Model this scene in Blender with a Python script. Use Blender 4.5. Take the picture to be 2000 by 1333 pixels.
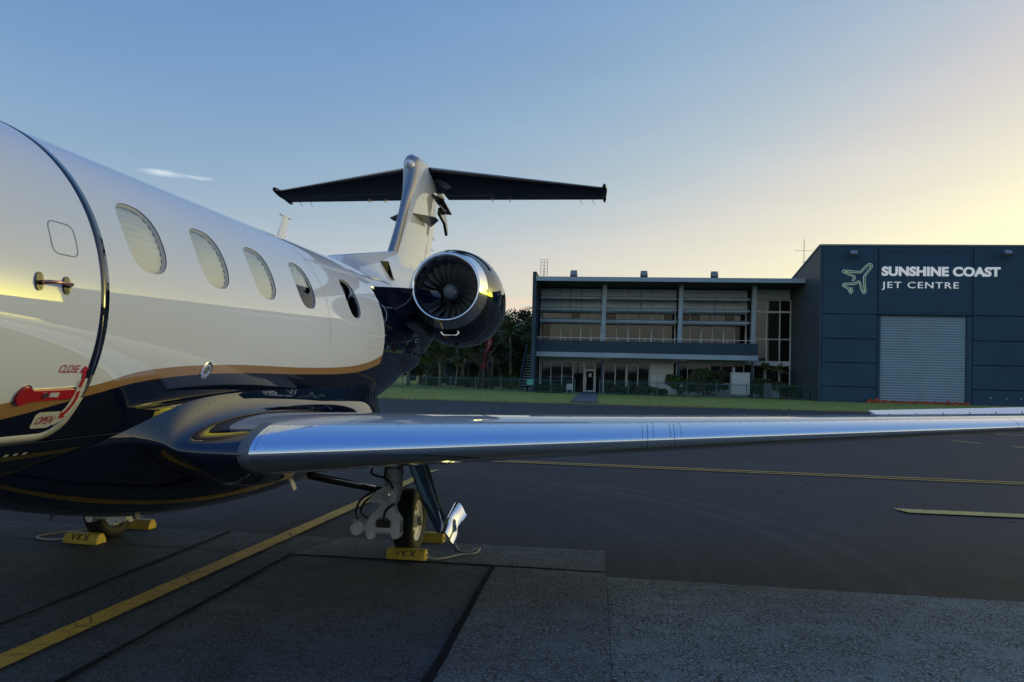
import bpy, bmesh, math, random
import numpy as np
from math import radians, sin, cos, tan, pi, sqrt, atan2, asin
from mathutils import Vector, Matrix

random.seed(7)
rng = np.random.default_rng(11)
scene = bpy.context.scene
for o in list(bpy.data.objects):
    bpy.data.objects.remove(o)

# ------------------------------------------------------------------ camera
CAM_H = 1.56
PITCH, ROLL, YAW = radians(1.2), radians(1.35), radians(6.5)
cam_data = bpy.data.cameras.new('camera')
cam = bpy.data.objects.new('camera', cam_data)
scene.collection.objects.link(cam)
fwd = Vector((-sin(YAW)*cos(PITCH), cos(YAW)*cos(PITCH), sin(PITCH)))
rgt = Vector((cos(YAW), sin(YAW), 0))
upv = rgt.cross(fwd)
cr, sr = cos(ROLL), sin(ROLL)
r2 = rgt*cr + upv*sr
u2 = upv*cr - rgt*sr
m = Matrix.Identity(4)
for i in range(3):
    m[i][0], m[i][1], m[i][2] = r2[i], u2[i], -fwd[i]
m[2][3] = CAM_H
cam.matrix_world = m
cam_data.sensor_width = 36.0
cam_data.lens = 36.0*1444/2000
cam_data.shift_y = 0.01798
cam_data.clip_start = 0.05
cam_data.clip_end = 6000
scene.camera = cam

# ------------------------------------------------------------------ sky and sun
SUN_EL, SUN_AZ = radians(3.5), radians(56)      # azimuth: clockwise from +Y
WISPS = [(-32.0, 13.35, 2.0, 0.26, 0.85, (0.80, 0.86, 0.90)), (-29.7, 13.3, 1.0, 0.16, 0.7, (0.80, 0.86, 0.90)), (-4.6, 5.4, 5.0, 0.9, 0.9, (0.88, 0.62, 0.48)), (6.5, 5.9, 7.0, 0.5, 0.5, (0.95, 0.75, 0.55)),
         (-52, 24, 6, 0.8, 0.5, (0.75, 0.8, 0.88)), (70, 16, 9, 0.9, 0.6, (0.95, 0.85, 0.75)), (-120, 14, 9, 0.8, 0.5, (0.7, 0.75, 0.85)), (150, 18, 8, 0.9, 0.5, (0.7, 0.75, 0.85))]
world = bpy.data.worlds.new('World')
scene.world = world
world.use_nodes = True
wn, wl = world.node_tree.nodes, world.node_tree.links
wn.clear()
w_out = wn.new('ShaderNodeOutputWorld')
w_bg = wn.new('ShaderNodeBackground')
w_sky = wn.new('ShaderNodeTexSky')
w_sky.sky_type = 'NISHITA'
w_sky.sun_disc = False
w_sky.sun_elevation = SUN_EL
w_sky.sun_rotation = SUN_AZ
w_sky.air_density = 1.0
w_sky.dust_density = 0.8
w_sky.ozone_density = 1.2
w_sky.altitude = 0.0
SKY = 0.15
w_bg.inputs['Strength'].default_value = SKY
# film-like grade of the dusk sky: gain and gamma for each channel, brightest glow raised to light the jet
w_sep = wn.new('ShaderNodeSeparateColor'); w_cmb = wn.new('ShaderNodeCombineColor')
wl.new(w_sky.outputs[0], w_sep.inputs[0])
w_ch = []
for ci, (gain, gam) in enumerate(((3.45, 1.32), (1.58, 0.87), (0.715, 0.20))):
    pw = wn.new('ShaderNodeMath'); pw.operation = 'POWER'; pw.inputs[1].default_value = gam
    ml = wn.new('ShaderNodeMath'); ml.operation = 'MULTIPLY'; ml.inputs[1].default_value = gain*SKY**gam/SKY
    src_ = w_sep.outputs[ci]
    if ci == 2:                       # keep blue from falling below zero along the horizon
        fl = wn.new('ShaderNodeMath'); fl.operation = 'MULTIPLY'; fl.inputs[1].default_value = 0.03; wl.new(w_sep.outputs[1], fl.inputs[0])
        mxx = wn.new('ShaderNodeMath'); mxx.operation = 'MAXIMUM'; wl.new(fl.outputs[0], mxx.inputs[0]); wl.new(src_, mxx.inputs[1]); src_ = mxx.outputs[0]
    wl.new(src_, pw.inputs[0]); wl.new(pw.outputs[0], ml.inputs[0])
    ln = wn.new('ShaderNodeMath'); ln.operation = 'MULTIPLY_ADD'; ln.inputs[1].default_value = (4.2, 3.4, 3.3)[ci]; ln.inputs[2].default_value = (0.0, -1.12, -0.95)[ci]/SKY; wl.new(src_, ln.inputs[0])
    hi = wn.new('ShaderNodeMath'); hi.operation = 'MINIMUM' if ci == 0 else 'MAXIMUM'; wl.new(ml.outputs[0], hi.inputs[0]); wl.new(ln.outputs[0], hi.inputs[1])
    w_ch.append(hi.outputs[0])
w_lim = wn.new('ShaderNodeMath'); w_lim.operation = 'MULTIPLY_ADD'; w_lim.inputs[1].default_value = 1.15; w_lim.inputs[2].default_value = -0.07/SKY; wl.new(w_ch[1], w_lim.inputs[0])
w_min = wn.new('ShaderNodeMath'); w_min.operation = 'SMOOTH_MIN'; w_min.inputs[2].default_value = 0.25; wl.new(w_ch[0], w_min.inputs[0]); wl.new(w_lim.outputs[0], w_min.inputs[1])
wl.new(w_min.outputs[0], w_cmb.inputs[0]); wl.new(w_ch[1], w_cmb.inputs[1]); wl.new(w_ch[2], w_cmb.inputs[2])
# thin wisps of cloud at their place on the dome
w_tc = wn.new('ShaderNodeTexCoord'); w_s = wn.new('ShaderNodeSeparateXYZ'); wl.new(w_tc.outputs['Generated'], w_s.inputs[0])
def wm(op, a, b=None, clamp=False):
    nd = wn.new('ShaderNodeMath'); nd.operation = op; nd.use_clamp = clamp
    for i, v in enumerate((a, b)):
        if v is None: continue
        if isinstance(v, (int, float)): nd.inputs[i].default_value = v
        else: wl.new(v, nd.inputs[i])
    return nd.outputs[0]
w_az = wm('ARCTAN2', w_s.outputs[0], w_s.outputs[1]); w_el = wm('ARCSINE', w_s.outputs[2])
w_map = wn.new('ShaderNodeCombineXYZ'); wl.new(wm('MULTIPLY', w_az, 14), w_map.inputs[0]); wl.new(wm('MULTIPLY', w_el, 110), w_map.inputs[1])
w_no = wn.new('ShaderNodeTexNoise'); w_no.inputs['Scale'].default_value = 1.6; w_no.inputs['Detail'].default_value = 6; wl.new(w_map.outputs[0], w_no.inputs['Vector'])
w_map2 = wn.new('ShaderNodeCombineXYZ'); wl.new(wm('MULTIPLY', w_az, 2.5), w_map2.inputs[0]); wl.new(wm('MULTIPLY', w_el, 16), w_map2.inputs[1])
w_no2 = wn.new('ShaderNodeTexNoise'); w_no2.inputs['Scale'].default_value = 1.3; w_no2.inputs['Detail'].default_value = 5; wl.new(w_map2.outputs[0], w_no2.inputs['Vector'])
w_hz = wn.new('ShaderNodeMapRange'); w_hz.inputs['From Min'].default_value = 0.3; w_hz.inputs['From Max'].default_value = 0.7; w_hz.inputs['To Min'].default_value = 0.982; w_hz.inputs['To Max'].default_value = 1.018
wl.new(w_no2.outputs['Fac'], w_hz.inputs['Value'])
w_vm = wn.new('ShaderNodeVectorMath'); w_vm.operation = 'SCALE'; wl.new(w_cmb.outputs[0], w_vm.inputs[0]); wl.new(w_hz.outputs[0], w_vm.inputs['Scale'])
w_col = w_vm.outputs[0]
for caz, cel, saz, sel, amt, col in WISPS:
    u = wm('DIVIDE', wm('SUBTRACT', w_az, radians(caz)), radians(saz)); v = wm('DIVIDE', wm('SUBTRACT', w_el, radians(cel)), radians(sel))
    d2 = wm('ADD', wm('MULTIPLY', u, u), wm('MULTIPLY', v, v))
    mk = wm('SUBTRACT', 1.0, d2, True)
    mk = wm('MULTIPLY', mk, wm('MULTIPLY', wm('SUBTRACT', w_no.outputs['Fac'], 0.36, True), amt*3.2, True))
    mxn = wn.new('ShaderNodeMix'); mxn.data_type = 'RGBA'
    wl.new(mk, mxn.inputs['Factor']); wl.new(w_col, mxn.inputs['A']); mxn.inputs['B'].default_value = (*[c/SKY for c in col], 1)
    w_col = mxn.outputs['Result']
wl.new(w_col, w_bg.inputs[0])
wl.new(w_bg.outputs[0], w_out.inputs[0])

sun_data = bpy.data.lights.new('sun', 'SUN')
sun_data.energy = 0.25
sun_data.angle = radians(8)
sun_data.color = (1.0, 0.82, 0.6)
sun = bpy.data.objects.new('sun', sun_data)
scene.collection.objects.link(sun)
sd = Vector((sin(SUN_AZ)*cos(SUN_EL), cos(SUN_AZ)*cos(SUN_EL), sin(SUN_EL)))
sun.rotation_euler = sd.to_track_quat('Z', 'Y').to_euler()
sun.location = (60, 60, 40)

vs = scene.view_settings
vs.view_transform = 'Standard'
vs.look = 'None'
vs.exposure = 0.18
vs.gamma = 1.0
vs.use_curve_mapping = False

# ------------------------------------------------------------------ helpers
COL = scene.collection
ORG = {}                                           # local origin subtracted from the vertices of a thing's parts

def tag(o, label=None, cat=None, group=None, kind=None):
    if label: o['label'] = label
    if cat: o['category'] = cat
    if group: o['group'] = group
    if kind: o['kind'] = kind
    return o

def thing(name, label, cat, loc=(0, 0, 0), group=None, rotz=0.0, org=None):
    o = bpy.data.objects.new(name, None)
    o.empty_display_size = 0.2
    COL.objects.link(o)
    o.location = loc
    o.rotation_euler = (0, 0, rotz)
    tag(o, label, cat, group)
    ORG[o.name] = Vector(org if org is not None else loc)
    return o

class MB:
    """collects vertices and faces; build() links them as one mesh object"""
    def __init__(self):
        self.v, self.f, self.m = [], [], []
        self.cur = 0
    def add(self, vs, fs):
        n = len(self.v)
        self.v += [tuple(p) for p in vs]
        for f in fs:
            self.f.append(tuple(i+n for i in f)); self.m.append(self.cur)
        return self
    def box(self, x0, x1, y0, y1, z0, z1):
        if x0 > x1: x0, x1 = x1, x0
        if y0 > y1: y0, y1 = y1, y0
        if z0 > z1: z0, z1 = z1, z0
        vs = [(x0,y0,z0),(x1,y0,z0),(x1,y1,z0),(x0,y1,z0),(x0,y0,z1),(x1,y0,z1),(x1,y1,z1),(x0,y1,z1)]
        return self.add(vs, [(3,2,1,0),(4,5,6,7),(0,1,5,4),(1,2,6,5),(2,3,7,6),(3,0,4,7)])
    def obox(self, c, ax, ay, az):
        """box from its centre and three half-axis vectors"""
        c, ax, ay, az = Vector(c), Vector(ax), Vector(ay), Vector(az)
        vs = [c+ax*i+ay*j+az*k for k in (-1,1) for i, j in ((-1,-1),(1,-1),(1,1),(-1,1))]
        return self.add(vs, [(3,2,1,0),(4,5,6,7),(0,1,5,4),(1,2,6,5),(2,3,7,6),(3,0,4,7)])
    def loft(self, rings, closed=True, cap0=False, cap1=False, flip=False):
        n = len(rings[0])
        vs = [p for r in rings for p in r]
        fs = []
        for i in range(len(rings)-1):
            for j in range(n if closed else n-1):
                a, b = i*n+j, i*n+(j+1) % n
                q = (a, b, b+n, a+n)
                fs.append(q[::-1] if flip else q)
        if cap0: fs.append(tuple(range(n))[::-1] if not flip else tuple(range(n)))
        if cap1:
            k = (len(rings)-1)*n
            fs.append(tuple(range(k, k+n)) if not flip else tuple(range(k, k+n))[::-1])
        return self.add(vs, fs)
    def tube(self, pts, r, n=8, cap=True):
        pts = [Vector(p) for p in pts]
        rr = r if isinstance(r, (list, tuple)) else [r]*len(pts)
        rings = []
        ref = None
        for i, p in enumerate(pts):
            t = (pts[min(i+1, len(pts)-1)] - pts[max(i-1, 0)]).normalized()
            if ref is None:
                ref = Vector((0, 0, 1)) if abs(t.z) < 0.9 else Vector((1, 0, 0))
            a = (ref - t*ref.dot(t)).normalized()
            b = t.cross(a)
            ref = a
            rings.append([p + (a*cos(2*pi*k/n) + b*sin(2*pi*k/n))*rr[i] for k in range(n)])
        return self.loft(rings, True, cap, cap)
    def lathe(self, c, axis, prof, n=32, caps=(False, False)):
        """prof: (distance along axis, radius)"""
        c, axis = Vector(c), Vector(axis).normalized()
        a = axis.orthogonal().normalized(); b = axis.cross(a)
        rings = [[c + axis*t + (a*cos(2*pi*k/n)+b*sin(2*pi*k/n))*r for k in range(n)] for t, r in prof]
        return self.loft(rings, True, caps[0], caps[1])
    def prism(self, poly, ext):
        ext = Vector(ext); n = len(poly)
        p0 = [Vector(p) for p in poly]; p1 = [p+ext for p in p0]
        fs = [tuple(range(n))[::-1], tuple(range(n, 2*n))]
        fs += [(i, (i+1) % n, (i+1) % n+n, i+n) for i in range(n)]
        return self.add(p0+p1, fs)
    def build(self, name, mats, parent=None, smooth=False, loc=None, sharp=None, recalc=False):
        me = bpy.data.meshes.new(name)
        org = ORG[parent.name] if parent is not None else Vector(loc or (0, 0, 0))
        me.from_pydata([(p[0]-org.x, p[1]-org.y, p[2]-org.z) for p in self.v], [], self.f)
        if not isinstance(mats, (list, tuple)): mats = [mats]
        for mm in mats: me.materials.append(mm)
        if len(mats) > 1: me.polygons.foreach_set('material_index', self.m)
        if recalc:
            bm = bmesh.new(); bm.from_mesh(me)
            bmesh.ops.recalc_face_normals(bm, faces=bm.faces)
            bm.to_mesh(me); bm.free()
        if smooth:
            me.shade_smooth()
            if sharp: me.set_sharp_from_angle(angle=radians(sharp))
        me.update()
        o = bpy.data.objects.new(name, me)
        COL.objects.link(o)
        if parent is not None:
            o.parent = parent
            ORG[o.name] = org
        else:
            o.location = org
            ORG[o.name] = org
        return o

def text_mesh(s, size=1.0, bold=0.0, depth=0.0, spacing=1.0, shear=0.0):
    cu = bpy.data.curves.new('tmp', 'FONT')
    cu.body = s; cu.size = size; cu.offset = bold; cu.extrude = depth
    cu.space_character = spacing; cu.shear = shear; cu.resolution_u = 6
    ob = bpy.data.objects.new('tmp', cu); COL.objects.link(ob)
    dg = bpy.context.evaluated_depsgraph_get()
    me = bpy.data.meshes.new_from_object(ob.evaluated_get(dg))
    vs = [tuple(v.co) for v in me.vertices]; fs = [tuple(p.vertices) for p in me.polygons]
    bpy.data.objects.remove(ob); bpy.data.curves.remove(cu); bpy.data.meshes.remove(me)
    return vs, fs

def islands(vs, fs):
    par = list(range(len(vs)))
    def find(a):
        while par[a] != a:
            par[a] = par[par[a]]; a = par[a]
        return a
    for f in fs:
        for k in f[1:]: par[find(k)] = find(f[0])
    groups = {}
    for f in fs: groups.setdefault(find(f[0]), []).append(f)
    out = []
    for g in groups.values():
        idx = sorted({i for f in g for i in f}); mp = {i: k for k, i in enumerate(idx)}
        out.append(([vs[i] for i in idx], [tuple(mp[i] for i in f) for f in g]))
    out.sort(key=lambda t: min(p[0] for p in t[0]))
    return out

def spline(xs, ys):
    """natural cubic spline through the points"""
    xs, ys = np.array(xs, float), np.array(ys, float)
    n = len(xs); h = np.diff(xs)
    A = np.zeros((n, n)); b = np.zeros(n); A[0, 0] = A[-1, -1] = 1
    for i in range(1, n-1):
        A[i, i-1], A[i, i], A[i, i+1] = h[i-1], 2*(h[i-1]+h[i]), h[i]
        b[i] = 6*((ys[i+1]-ys[i])/h[i] - (ys[i]-ys[i-1])/h[i-1])
    M = np.linalg.solve(A, b)
    def f(x):
        x = min(max(x, xs[0]), xs[-1])
        i = min(max(int(np.searchsorted(xs, x)-1), 0), n-2)
        t0, t1 = xs[i+1]-x, x-xs[i]
        return float(M[i]*t0**3/(6*h[i]) + M[i+1]*t1**3/(6*h[i]) + (ys[i]/h[i]-M[i]*h[i]/6)*t0 + (ys[i+1]/h[i]-M[i+1]*h[i]/6)*t1)
    return f

def smooth_interp(xs, ys):
    """monotone (pchip-like) interpolation"""
    xs, ys = list(map(float, xs)), list(map(float, ys)); n = len(xs)
    d = [(ys[i+1]-ys[i])/(xs[i+1]-xs[i]) for i in range(n-1)]
    mm = [d[0]] + [0 if d[i-1]*d[i] <= 0 else 2*d[i-1]*d[i]/(d[i-1]+d[i]) for i in range(1, n-1)] + [d[-1]]
    def f(x):
        x = min(max(x, xs[0]), xs[-1])
        i = 0
        while i < n-2 and x > xs[i+1]: i += 1
        h = xs[i+1]-xs[i]; t = (x-xs[i])/h
        return ys[i]*(1+2*t)*(1-t)**2 + mm[i]*h*t*(1-t)**2 + ys[i+1]*t*t*(3-2*t) + mm[i+1]*h*t*t*(t-1)
    return f

# ------------------------------------------------------------------ materials
def nt(name):
    mt = bpy.data.materials.new(name); mt.use_nodes = True
    n = mt.node_tree.nodes; l = mt.node_tree.links
    return mt, n, l, n['Principled BSDF']

def N(n, typ, **kw):
    nd = n.new(typ)
    for k, v in kw.items():
        if k == 'op': nd.operation = v
        elif k.startswith('i'): nd.inputs[int(k[1:])].default_value = v
        else: setattr(nd, k, v)
    return nd

def mathn(n, l, op, a, b=None, c=None, clamp=False):
    nd = n.new('ShaderNodeMath'); nd.operation = op; nd.use_clamp = clamp
    for i, v in enumerate((a, b, c)):
        if v is None: continue
        if isinstance(v, (int, float)): nd.inputs[i].default_value = v
        else: l.new(v, nd.inputs[i])
    return nd.outputs[0]

def mixc(n, l, fac, a, b):
    nd = n.new('ShaderNodeMix'); nd.data_type = 'RGBA'
    for s, v in ((nd.inputs['Factor'], fac), (nd.inputs['A'], a), (nd.inputs['B'], b)):
        if isinstance(v, (int, float)): s.default_value = v
        elif isinstance(v, tuple): s.default_value = (*v[:3], 1)
        else: l.new(v, s)
    return nd.outputs['Result']

def noise(n, l, vec, scale, detail=4, rough=0.55, dim='3D'):
    nd = n.new('ShaderNodeTexNoise'); nd.noise_dimensions = dim
    nd.inputs['Scale'].default_value = scale; nd.inputs['Detail'].default_value = detail
    nd.inputs['Roughness'].default_value = rough
    if vec is not None: l.new(vec, nd.inputs['Vector'])
    return nd.outputs['Fac']

def ramp(n, l, fac, lo, hi):
    nd = n.new('ShaderNodeMapRange'); nd.clamp = True
    nd.inputs['From Min'].default_value = lo; nd.inputs['From Max'].default_value = hi
    l.new(fac, nd.inputs['Value'])
    return nd.outputs['Result']

def bump(n, l, h, strength, dist, b):
    nd = n.new('ShaderNodeBump'); nd.inputs['Strength'].default_value = strength
    nd.inputs['Distance'].default_value = dist
    l.new(h, nd.inputs['Height']); l.new(nd.outputs[0], b.inputs['Normal'])

def simple(name, col, rough=0.5, metal=0.0, coat=0.0, var=0.0, vscale=3.0, bmp=0.0, bscale=40.0, spec=0.5, coat_rough=0.03, rvar=0.0):
    mt, n, l, b = nt(name)
    b.inputs['Base Color'].default_value = (*col, 1)
    b.inputs['Roughness'].default_value = rough
    b.inputs['Metallic'].default_value = metal
    b.inputs['Coat Weight'].default_value = coat
    b.inputs['Coat Roughness'].default_value = coat_rough
    b.inputs['Specular IOR Level'].default_value = spec
    if var or bmp or rvar:
        tc = n.new('ShaderNodeTexCoord')
    if var:
        f = noise(n, l, tc.outputs['Object'], vscale, 5)
        l.new(mixc(n, l, ramp(n, l, f, 0.3, 0.7), tuple(c*(1-var) for c in col), tuple(min(1, c*(1+var)) for c in col)), b.inputs['Base Color'])
    if rvar:
        f2 = noise(n, l, tc.outputs['Object'], vscale*2.3, 5)
        r_ = n.new('ShaderNodeMapRange'); r_.inputs['To Min'].default_value = rough-rvar; r_.inputs['To Max'].default_value = rough+rvar
        l.new(f2, r_.inputs['Value']); l.new(r_.outputs[0], b.inputs['Roughness'])
    if bmp:
        bump(n, l, noise(n, l, tc.outputs['Object'], bscale, 4), bmp, 0.01, b)
    return mt

WHITE_P = (0.77, 0.79, 0.88)
NAVY_P = (0.0035, 0.0065, 0.022)
GOLD_P = (0.36, 0.20, 0.075)
PALE_P = (0.55, 0.54, 0.50)

def curve_node(n, l, val, pts, x0, x1, z0, z1):
    """float curve of val (x0..x1) returning z0..z1"""
    mr = n.new('ShaderNodeMapRange'); mr.clamp = True
    mr.inputs['From Min'].default_value = x0; mr.inputs['From Max'].default_value = x1
    l.new(val, mr.inputs['Value'])
    fc = n.new('ShaderNodeFloatCurve'); cv = fc.mapping.curves[0]
    P = [((x-x0)/(x1-x0), (z-z0)/(z1-z0)) for x, z in pts]
    cv.points[0].location = P[0]; cv.points[1].location = P[-1]
    for p in P[1:-1]: cv.points.new(*p)
    fc.mapping.update()
    l.new(mr.outputs[0], fc.inputs['Value'])
    return mathn(n, l, 'MULTIPLY_ADD', fc.outputs[0], z1-z0, z0)

STRIPE_TOP = [(-3.5,1.24),(0,1.235),(1.5,1.27),(2.3,1.355),(2.6,1.402),(3.08,1.472),(3.444,1.545),(4.05,1.578),(5.28,1.578),(6.0,1.592),(6.4,1.618),(6.8,1.672),(7.03,1.728),(7.4,1.86),(7.6,1.95)]
STRIPE_BOT = [(-3.5,1.18),(0,1.175),(1.5,1.21),(2.3,1.288),(2.645,1.338),(3.11,1.432),(3.477,1.494),(4.083,1.528),(5.32,1.528),(6.0,1.534),(6.4,1.552),(6.85,1.606),(7.14,1.668),(7.6,1.80)]

def paint(name, white, gold, navy):
    """livery: white above, gold line, navy below and round the pylon"""
    mt, n, l, b = nt(name)
    tc = n.new('ShaderNodeTexCoord'); sp = n.new('ShaderNodeSeparateXYZ')
    l.new(tc.outputs['Object'], sp.inputs[0])
    y = mathn(n, l, 'ADD', sp.outputs[1], 5.0); z = sp.outputs[2]
    zt = curve_node(n, l, y, STRIPE_TOP, -3.5, 7.6, 1.0, 2.0)
    zb = curve_node(n, l, y, STRIPE_BOT, -3.5, 7.6, 1.0, 2.0)
    below_t = mathn(n, l, 'LESS_THAN', z, zt)
    below_b = mathn(n, l, 'LESS_THAN', z, zb)
    aft = mathn(n, l, 'GREATER_THAN', y, mathn(n, l, 'MULTIPLY_ADD', z, 0.10, 6.86))
    low = mathn(n, l, 'LESS_THAN', z, 2.40)
    pyl = mathn(n, l, 'MULTIPLY', aft, low)
    nav = mathn(n, l, 'MAXIMUM', below_b, pyl)
    c = mixc(n, l, below_t, white, gold)
    c = mixc(n, l, nav, c, navy)
    l.new(c, b.inputs['Base Color'])
    b.inputs['Roughness'].default_value = 0.32
    b.inputs['Coat Weight'].default_value = 1.0
    b.inputs['Coat Roughness'].default_value = 0.012
    b.inputs['Coat IOR'].default_value = 1.85
    b.inputs['Specular IOR Level'].default_value = 0.0
    dn = noise(n, l, tc.outputs['Object'], 2.2, 3)
    rr = n.new('ShaderNodeMapRange'); rr.inputs['To Min'].default_value = 0.006; rr.inputs['To Max'].default_value = 0.03
    l.new(dn, rr.inputs['Value']); l.new(rr.outputs[0], b.inputs['Coat Roughness'])
    return mt

M = {}
M['livery'] = paint('aircraft_livery', WHITE_P, GOLD_P, NAVY_P)
M['livery_inv'] = paint('door_outline_paint', NAVY_P, NAVY_P, PALE_P)
def gloss(name, col, r=0.3, cr_=0.012):
    mt = simple(name, col, r, 0, 1.0, coat_rough=cr_, spec=0.0); mt.node_tree.nodes['Principled BSDF'].inputs['Coat IOR'].default_value = 1.55
    return mt
M['white_paint'] = gloss('white_gloss_paint', WHITE_P)
M['navy_paint'] = gloss('navy_gloss_paint', NAVY_P)
M['navy_paint'].node_tree.nodes['Principled BSDF'].inputs['Coat IOR'].default_value = 1.85
M['grey_wing'] = gloss('pale_wing_paint', (0.50, 0.50, 0.50), 0.35, 0.03)
M['polished'] = simple('polished_aluminium', (0.93, 0.935, 0.94), 0.10, 1.0, rvar=0.03, vscale=1.5)
M['chrome'] = simple('bright_metal', (0.85, 0.85, 0.86), 0.06, 1.0)
M['dull_metal'] = simple('dull_sealant_grey', (0.16, 0.18, 0.20), 0.45, 0.3)
M['gear_grey'] = simple('gear_grey_enamel', (0.54, 0.57, 0.57), 0.4, var=0.12, vscale=14)
M['black'] = simple('black_rubber', (0.012, 0.012, 0.013), 0.7, var=0.3, vscale=20, bmp=0.2, bscale=120)
M['hose'] = simple('black_hose', (0.01, 0.01, 0.011), 0.45)
M['rim'] = simple('wheel_rim_enamel', (0.75, 0.73, 0.68), 0.4, 0.1, var=0.15, vscale=20)
M['red'] = simple('red_enamel', (0.42, 0.012, 0.022), 0.4, var=0.1, vscale=20)
M['decal_white'] = simple('white_decal', (0.62, 0.61, 0.58), 0.4, 0, 0.6)
M['shade'] = simple('pleated_white_blind', (0.88, 0.88, 0.87), 0.7)
M['cabin_dark'] = simple('dark_cabin', (0.012, 0.013, 0.016), 0.6)
M['seal'] = simple('window_seal', (0.05, 0.03, 0.045), 0.4)
M['reveal'] = simple('window_reveal', (0.78, 0.78, 0.80), 0.35, 0, 0.5)
M['copper'] = simple('copper_tinted_metal', (0.55, 0.27, 0.2), 0.2, 1.0)
M['fan'] = simple('titanium_fan', (0.42, 0.43, 0.45), 0.4, 0.5)
M['barrel'] = simple('inlet_barrel', (0.10, 0.105, 0.115), 0.35, 0.4)
M['spinner'] = simple('spinner_grey', (0.17, 0.18, 0.20), 0.45, 0.1)
M['black_part'] = simple('black_gloss_composite', (0.006, 0.007, 0.009), 0.15, 0, 0.5)

mt, n, l, b = nt('window_glass')
for nd in list(n): n.remove(nd)
o_ = n.new('ShaderNodeOutputMaterial'); mx = n.new('ShaderNodeMixShader'); tr = n.new('ShaderNodeBsdfTransparent'); gl = n.new('ShaderNodeBsdfGlossy'); fr = n.new('ShaderNodeFresnel')
tr.inputs[0].default_value = (0.93, 0.95, 0.96, 1); gl.inputs['Roughness'].default_value = 0.01; fr.inputs[0].default_value = 1.5
l.new(fr.outputs[0], mx.inputs[0]); l.new(tr.outputs[0], mx.inputs[1]); l.new(gl.outputs[0], mx.inputs[2]); l.new(mx.outputs[0], o_.inputs[0])
M['glass'] = mt

# asphalt, old pavement, grass ------------------------------------------------
def asphalt(name, c0, c1, tracks=False):
    mt, n, l, b = nt(name)
    tc = n.new('ShaderNodeTexCoord'); P = tc.outputs['Object']
    big = noise(n, l, P, 0.12, 5, 0.6); mid = noise(n, l, P, 1.3, 6, 0.65); fine = noise(n, l, P, 90, 3, 0.7)
    vo = n.new('ShaderNodeTexVoronoi'); vo.inputs['Scale'].default_value = 75; l.new(P, vo.inputs['Vector'])
    f = mathn(n, l, 'ADD', mathn(n, l, 'MULTIPLY', big, 0.5), mathn(n, l, 'MULTIPLY', mid, 0.5))
    c = mixc(n, l, ramp(n, l, f, 0.36, 0.64), c0, c1)
    stone = ramp(n, l, vo.outputs['Color'], 0.55, 0.95)
    c = mixc(n, l, mathn(n, l, 'MULTIPLY', stone, 0.35), c, tuple(min(1, x*2.6) for x in c1))
    c = mixc(n, l, mathn(n, l, 'MULTIPLY', ramp(n, l, fine, 0.52, 0.72), 0.55), c, tuple(x*0.3 for x in c0))
    oil = n.new('ShaderNodeTexNoise'); oil.inputs['Scale'].default_value = 0.55; oil.inputs['Detail'].default_value = 3; oil.inputs['Distortion'].default_value = 0.8; l.new(P, oil.inputs['Vector'])
    c = mixc(n, l, mathn(n, l, 'MULTIPLY', ramp(n, l, oil.outputs['Fac'], 0.62, 0.74), 0.45), c, tuple(x*0.45 for x in c0))
    c = mixc(n, l, mathn(n, l, 'MULTIPLY', ramp(n, l, oil.outputs['Fac'], 0.40, 0.28), 0.35), c, tuple(x*1.5 for x in c1))
    if tracks:
        sp = n.new('ShaderNodeSeparateXYZ'); l.new(P, sp.inputs[0])
        for cx, cy, rad, w, amt in ((-3.2, 6.2, 5.25, 0.16, .7), (-3.2, 6.2, 5.65, 0.14, .6), (-3.3, 6.1, 4.75, .06, .4), (-3.4, 6.0, 4.15, 0.06, .6), (-3.4, 6.0, 4.30, 0.05, .5), (-3.6, 5.8, 6.6, 0.12, .25), (-2.8, 6.6, 3.3, .06, .3)):
            dx = mathn(n, l, 'SUBTRACT', sp.outputs[0], cx); dy = mathn(n, l, 'SUBTRACT', sp.outputs[1], cy)
            d = mathn(n, l, 'SQRT', mathn(n, l, 'ADD', mathn(n, l, 'MULTIPLY', dx, dx), mathn(n, l, 'MULTIPLY', dy, dy)))
            e = mathn(n, l, 'ABSOLUTE', mathn(n, l, 'SUBTRACT', d, rad))
            k = mathn(n, l, 'SUBTRACT', 1.0, mathn(n, l, 'DIVIDE', e, w), clamp=True)
            k = mathn(n, l, 'MULTIPLY', k, mathn(n, l, 'MULTIPLY', mid, amt))
            c = mixc(n, l, k, c, tuple(x*2.2 for x in c1))
    l.new(c, b.inputs['Base Color'])
    b.inputs['Roughness'].default_value = 0.82
    b.inputs['Specular IOR Level'].default_value = 0.35
    h = mathn(n, l, 'ADD', mathn(n, l, 'MULTIPLY', vo.outputs['Distance'], -1.0), fine)
    bump(n, l, h, 0.6, 0.006, b)
    return mt
M['asphalt'] = asphalt('new_asphalt', (0.026, 0.027, 0.030), (0.041, 0.042, 0.046), True)

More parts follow.
